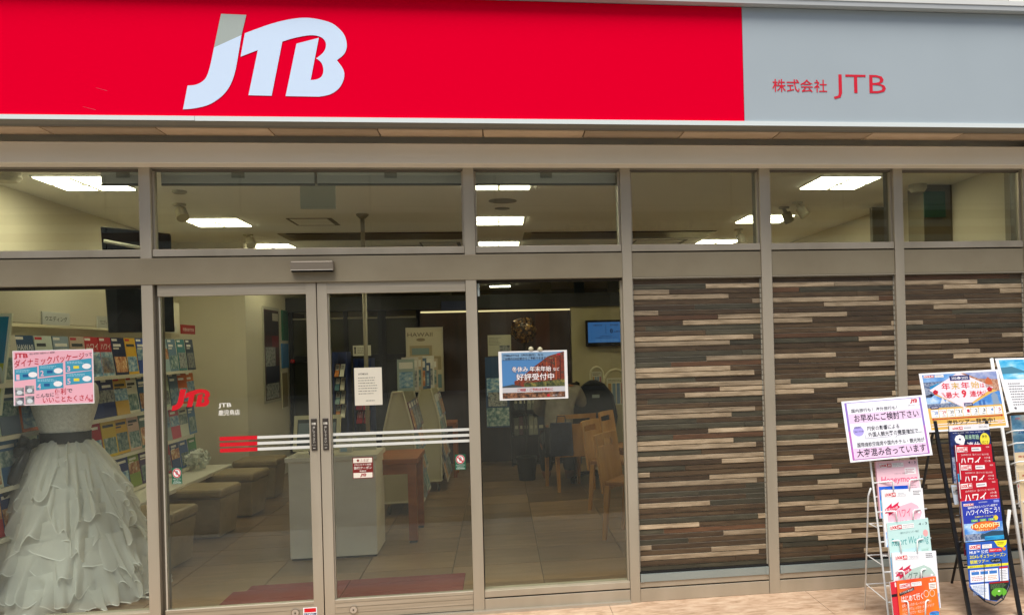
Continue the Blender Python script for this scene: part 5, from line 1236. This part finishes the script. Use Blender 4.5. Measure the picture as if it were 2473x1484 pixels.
def A_blue(s):
    look(s, .04, .07, .3, .13); s.text('HAWAIIAN', .44, .045, .66, .075, 'e0e4f8', 4, 0); s.rect(.83, .03, .97, .09, '8a98e0', 4)
    s.text('福岡空港からハワイアン航空で', .14, .15, .92, .21, 'f4f4fc', 4, .012, rise=.025); s.text('ハワイへ行こう！', .08, .23, .96, .37, 'fafaff', 4, .04, rise=.03)
    s.text('交通費サポートキャンペーン', .3, .395, .86, .435, 'e8e070', 4, .01, rise=.01)
    for k, t_ in enumerate(('九州', '山口', '沖縄')): s.rect(.2 + k * .22, .47, .37 + k * .22, .53, '6cb060', 4); s.text(t_, .24 + k * .22, .48, .33 + k * .22, .52, 'f0f8e8', 5, 0)
    s.disc(.84, .47, .06, .06, 'f0d030', 4); s.rect(.0, .56, 1, 1, SKY1, 3); s.disc(.54, .65, .37, .12, 'd8501c', 4); s.disc(.54, .64, .33, .09, 'e8782a', 5)
    s.text('10,000円', .2, .58, .92, .70, 'fbf2b0', 6, .04); s.text('交通費をサポートします！', .3, .72, .9, .765, 'fbe8a0', 6, .01); s.rect(0, .82, .55, .97, BLD1, 4); s.poly([(.4, .86), (.7, .78), (1, .8), (1, .95), (.4, .95)], '2a4a60', 5); s.rect(.5, .9, 1, 1, SEA1, 6)
bro(L2, rz(1243, 405), rz(1606, 374), 99, .056, '2a3aa8', 'blue brochure with 10,000 in an orange oval in the black rack', A_blue, G2, 4)
# baseball tour flyer, drooping to a point
a, b = L2(*rz(1290, 800), d=.064), L2(*rz(1672, 770), d=.064); c_ = L2(*rz(1322, 1385), d=.064)
s = Sheet(a, b, c_); o = s.slab(.012, M('2c62c0', .5), 'flyer', outline=[(0, 0), (1, 0), (1.0, .72), (.86, .90), (.66, .985), (.38, .94), (.05, .74)])
tag(o, 'blue and yellow baseball tour flyer drooping at the foot of the black rack', 'flyer')
s.rect(.01, .01, .99, .37, '2458b8', 1); look(s, .06, .04, .34, .115); mys(s, .38, .045, .62, .11); s.poly([(.68, .0), (1, .0), (.98, .07), (.88, .12), (.76, .09)], 'f0e428', 4); s.lines(.76, .02, .94, .07, 2, '605c18', 5)
s.text('MLB™ 公式', .06, .13, .52, .19, 'f2f4fc', 5, .03); s.rect(.54, .12, .86, .18, 'd82028', 4); s.text('現地観戦ツアーのご案内', .56, .135, .84, .165, 'fbf0f0', 5, 0); s.disc(.92, .14, .04, .03, 'e88820', 4)
s.text('2024レギュラーシーズン', .06, .20, .96, .265, 'f4ea48', 5, .03); s.text('観戦ツアー', .06, .285, .52, .35, 'f4ea48', 5, .03); s.disc(.70, .32, .14, .035, '101418', 4); s.text('ロサンゼルス', .6, .305, .8, .335, 'f0f0f0', 5, 0)
s.rect(.0, .375, 1, .415, 'ece030', 2); s.text('BIGフィールド席・リザーブ席', .05, .382, .78, .408, '3c4424', 3, 0)
s.rect(.01, .42, .99, .72, '2458b8', 1); s.rect(.05, .45, .74, .65, 'eef2f6', 2); s.rect(.77, .43, .98, .66, 'eef0f2', 2); s.rect(.77, .43, .98, .46, 'c82030', 3)
for k in range(3): s.rect(.08 + k * .22, .48, .27 + k * .22, .53, '3a78c4', 3)
s.lines(.08, .46, .7, .475, 1, 'c04040', 3); s.lines(.08, .55, .45, .63, 3, 'c87070', 3); s.lines(.48, .55, .72, .63, 3, 'd89040', 3); s.lines(.79, .48, .97, .64, 6, '9a9aa8', 3)
s.poly([(.03, .68), (.48, .68), (.48, .95), (.36, .915), (.08, .745)], 'dfe4ea', 3); s.lines(.1, .7, .44, .86, 7, '7a98c8', 4)
s.poly([(.50, .67), (.99, .66), (.99, .72), (.86, .89), (.68, .97), (.50, .955)], '1c241c', 3); s.rect(.5, .67, .98, .69, 'b01818', 4); s.lines(.53, .70, .95, .78, 5, '6a8a5a', 4); s.disc(.73, .84, .19, .075, '64b030', 4); s.disc(.73, .82, .03, .012, 'e8f4c8', 5)
s.poly([(.62, .93), (.66, .87), (.73, .90), (.80, .87), (.82, .9), (.7, .955)], '101410', 5); s.build('print', o)
# rearward leaflets seen behind the left edge of the black rack
for i, (x0, y0, x1, y1, x2, y2, col, lab) in enumerate(((1145, 250, 1215, 245, 1180, 435, 'b8c4d0', 'pale leaflet tucked behind the red brochures'), (1228, 445, 1262, 443, 1235, 610, '7a9ac0', 'light blue leaflet behind the blue brochure'), (1270, 810, 1305, 806, 1275, 920, '8a2030', 'dark red leaflet behind the baseball flyer'))):
    s = psheet(L2, *rz(x0, y0), *rz(x1, y1), *rz(x2, y2), d=.006); o = s.slab(.006, M(col, .5), 'leaflet'); tag(o, lab, 'leaflet'); s.rect(.1, .1, .9, .5, PHO[1], 1); s.build('print', o)
def A_p2(s):
    s.rect(.035, .03, .97, .97, 'e6b95e', 1)
    s.poly([(.035, .03), (.5, .03), (.1, .42), (.035, .42)], BLD1, 2); s.poly([(.035, .03), (.46, .03), (.33, .15), (.035, .16)], noisy('print_sky_mid', ['3a78c8', '6aa0dc', 'a8c8ec'], (8, 8, 12), .4), 3); s.poly([(.12, .33), (.10, .24), (.2, .19), (.36, .16), (.22, .29)], SEA1, 3)
    s.poly([(.5, .03), (.97, .03), (.97, .38), (.8, .30)], TOWN1, 2); s.poly([(.55, .03), (.97, .03), (.97, .17), (.73, .14)], noisy('print_sky_mauve', ['5a70b8', '8898c8', 'c8cce0'], (8, 8, 12), .4), 3)
    s.poly([(.80, .25), (.815, .17), (.85, .12), (.885, .17), (.90, .25)], 'c8683c', 4); s.rect(.80, .25, .90, .30, 'c89070', 4)
    s.poly([(.035, .38), (.12, .36), (.45, .60), (.035, .60)], SKY1, 2); s.rect(.035, .53, .42, .60, BLD1, 3); s.poly([(.2, .53), (.24, .42), (.27, .53)], 'e0e4ec', 4); s.poly([(.26, .53), (.29, .45), (.31, .53)], 'd4dae4', 4)
    s.poly([(.97, .36), (.86, .40), (.56, .60), (.97, .60)], noisy('print_blue_mist', ['2c6cc0', '4c8cd4', '9cc0e8'], (14, 14, 14), .4), 2); s.rect(.68, .52, .71, .60, '3a6cb4', 3); s.rect(.73, .51, .76, .60, '3a6cb4', 3); s.poly([(.86, .60), (.85, .44), (.89, .38), (.93, .44), (.94, .6)], '8aa0b8', 3)
    s.poly([(.49, .015), (.9, .30), (.49, .63), (.09, .30)], 'fbe6ee', 4)
    look(s, .05, .04, .18, .085); mys(s, .19, .04, .30, .085)
    s.rect(.37, .07, .62, .155, '242c68', 5); s.text('2024▶2025', .39, .085, .60, .14, 'f4f4fa', 6, .01)
    for (t_, x, c) in (('年', .25, 'd8203c'), ('末', .37, 'd0ac48'), ('年', .495, 'd8203c'), ('始', .62, 'd8b458')): s.text(t_, x, .185, x + .105, .305, c, 6, .012)
    s.text('は', .735, .225, .79, .30, 'd8203c', 6, .01)
    s.text('最大', .285, .345, .45, .45, 'd8203c', 6, .02); s.text('9', .485, .32, .545, .455, 'd8203c', 6, .04); s.text('連休', .585, .345, .755, .45, 'd8203c', 6, .02)
    for x, dx in ((.235, .035), (.25, .03), (.79, -.03), (.77, -.03)): s.poly([(x, .35), (x + .006, .35), (x + dx + .006, .43), (x + dx, .43)], 'd8203c', 6)
    for x in (.165, .845):
        for k in range(5): s.disc(x + .018 * math.cos(k * 1.2566 + .9), .335 + .022 * math.sin(k * 1.2566 + .9), .016, .02, 'd01c34', 6, 10)
    s.rect(.07, .565, .17, .615, '242c68', 6); s.text('2024年', .08, .575, .16, .605, 'f4f4fa', 7, .01); s.rect(.49, .545, .6, .60, '242c68', 6); s.text('2025年', .5, .557, .59, .59, 'f4f4fa', 7, .01)
    for k, (d_, w_, c) in enumerate((('28', '土', '4a7cc8'), ('29', '日', 'c83048'), ('30', '月', '484850'), ('31', '火', '484850'), ('1', '水', 'c83048'), ('2', '木', '484850'), ('3', '金', '484850'), ('4', '土', '4a7cc8'), ('5', '日', 'c83048'))):
        x = .065 + k * .099; s.rect(x, .63, x + .092, .765, 'fafaf6', 5); s.text(('12/' if k < 4 else '1/'), x + .005, .64, x + .04, .665, c, 6, 0); s.text(d_, x + .04 + (.012 if k > 3 else 0), .655, x + .085, .71, c, 6, .015); s.text('(' + w_ + ')', x + .035, .725, x + .08, .755, c, 6, 0)
    s.poly([(.06, .79), (.085, .772), (.085, .784), (.93, .784), (.93, .772), (.955, .79), (.93, .808), (.93, .797), (.085, .797), (.085, .808)], 'cc1c28', 6)
    s.text('海外ツアー発売中！', .24, .82, .84, .90, '1e1a1c', 6, .03); s.rect(.045, .87, .96, .885, 'f6ece4', 4); s.rect(.045, .91, .96, .925, 'f6ece4', 4); s.text('ご相談は当店まで', .33, .915, .78, .955, '1e1a1c', 6, .02)
    for x in (.1, .9): s.disc(x, .89, .03, .03, 'f0c8b4', 5)
s = psheet(L2, 2219, 901.6, 2410, 891, 2243.4, 1043, d=.004)
o = s.slab(.004, M('fbfbfd', .35), 'poster_board'); tag(o, 'poster with a pink diamond and calendar strip on top of the black rack', 'poster'); A_p2(s); s.build('print', o)

# ---- rack 3 (white, right edge)
L3 = Lean(-.50)
r3_ = empty('brochure_rack', 'white tube brochure rack cut off by the right edge of the picture', 'brochure rack')
a, b = L3(2424, 1060), L3(2472.5, 1381); t = (GZ - a.z) / (b.z - a.z); u = (1.36 - a.z) / (b.z - a.z)
for dx in (0, .36):
    m = MB(); m.tube([a + (b - a) * u + Vector((dx, 0, 0)), a + (b - a) * t + Vector((dx, 0, 0))], .0105, WIRE, 10); m.build('front_tube', r3_, True)
for dx in (0, .36):
    h_ = L3(2443, 1232) + Vector((dx - .0, .02, 0)); rr = ray(2410, 1484); yy = h_.y + .16; tt = (yy + CY) / rr.y; P3 = Vector((rr.x * tt + dx, yy, CH + rr.z * tt)); uu = (GZ - h_.z) / (P3.z - h_.z)
    m = MB(); m.tube([h_, h_ + (P3 - h_) * uu], .010, WIRE, 10); m.build('rear_leg', r3_, True)
s = psheet(L3, 2403.2, 864.8, 2540, 862, 2438, 993, d=.012); o = s.slab(.004, M('fbfbfd', .35), 'calendar_board'); tag(o, 'tall white sheet with a blue bay picture at the top right edge', 'poster')
s.rect(.05, .03, .95, .40, noisy('print_turquoise', ['1c8cd0', '3cb0e4', '84d4f0', 'd4f0f8'], (7, 7, 22), .35), 1); s.poly([(.05, .18), (.25, .16), (.45, .25), (.45, .28), (.05, .30)], '4a86a0', 2); s.poly([(.45, .24), (.65, .2), (.95, .24), (.95, .28), (.45, .28)], '3c7ca8', 2)
s.lines(.1, .46, .38, .9, 9, '8a8a92', 2); s.lines(.42, .46, .7, .9, 9, '8a8a92', 2); s.lines(.74, .46, .95, .9, 9, '8a8a92', 2); s.rect(.1, .92, .14, .96, '6a6a70', 2); s.build('print', o)
def rzr(px, py): return (px, py)
G3 = 'brochures in the right white rack'
def A_sky(s):
    s.rect(0, 0, 1, 1, noisy('print_cloud_sky', ['3c7ca8', '7cb0cc', 'd8d4c4', 'c87a50'], (7, 7, 9), .4), 1); s.text('JTB', .1, .05, .22, .08, 'd02030', 3, .02, skew=.01); s.text('2024', .14, .26, .42, .34, '30508a', 3, .01); s.text('ハワイ', .3, .16, .6, .24, 'c04858', 3, 0); s.rect(0, .66, 1, 1, '5a7ca0', 2)
def A_tan(s): s.text('周遊特集', .08, .06, .5, .1, 'b04838', 3, .01); s.rect(0, .6, 1, .64, 'c03038', 2); s.text('旅', .2, .2, .5, .4, '8a6a48', 2)
for i, (x, y, col, art, lab) in enumerate(((2441, 1063 - 60, 'a8c4d0', A_sky, 'sky blue brochure with 2024, topmost in the right rack'), (2450, 1092, 'd8c4a0', A_tan, 'tan brochure below the sky blue one in the right rack'), (2459, 1138, 'd0b890', A_tan, 'second tan brochure lower in the right rack'), (2465, 1208, 'cbb898', A_tan, 'third tan brochure, lowest in the right rack'))):
    bro(L3, (x, y), (x + 93, y - 6), 132, .012 + i * .010, col, lab, art, G3, 3)
for (y, dx) in ((1000, -6), (1045, -14), (1075, -4), (1120, -3), (1165, 0), (1216, 4), (1262, 8)):
    x = 2432 + (y - 1060) * .145
    m = MB(); m.tube([L3(x, y), L3(x + 20, y - 6, .05), L3(x + 60, y - 8, .055), L3(x + 108, y - 4)], .0042, WIRE, 8); m.build('pocket_wire', r3_, True)

# ================================================================== STREET BEHIND THE CAMERA (seen only as reflections)
ob = empty('opposite_building', 'pale panelled building across the street with an orange band', 'building')
PANL = noisy('opposite_panel', ['d8d2c2', 'e0dacb', 'e6e1d4'], (1, 1, 1), .8)
yy = -26.0
box('wall', -48, yy - .6, GZ, 48, yy - .05, 9.8, M('4c4638', .9), ob)
for k in range(-10, 10):
    for (z0, z1) in ((6.75, 8.2), (8.23, 9.7)): box('facade_panel', k * 4.5 + .05, yy - .05, z0, k * 4.5 + 4.45, yy, z1, PANL, ob)
    box('facade_panel', k * 4.5 + .03, yy - .05, 5.3, k * 4.5 + 4.47, yy, 6.72, PANL, ob)
box('grey_band', -48, yy - .04, 6.15, 48, yy + .06, 6.5, M('5c574e', .7), ob); box('orange_band', -48, yy - .04, 5.55, 48, yy + .05, 5.85, M('8a4c2c', .7), ob)
box('shop_glass', -48, yy - .04, .4, 48, yy, 5.0, M('1c1d1a', .2), ob)
for k in range(-10, 10): box('pier', k * 4.5 - .3, yy - .045, GZ, k * 4.5 + .3, yy + .03, 5.28, M('787060', .8), ob)
kb = Sheet((12.4, yy + .07, 6.3), (2.6, yy + .07, 6.3), (12.4, yy + .07, 5.7)); kb.text('くすり・健康食品', 0, 0, 1, 1, '3c4660', 1, .03); kb.build('sign_lettering', ob)
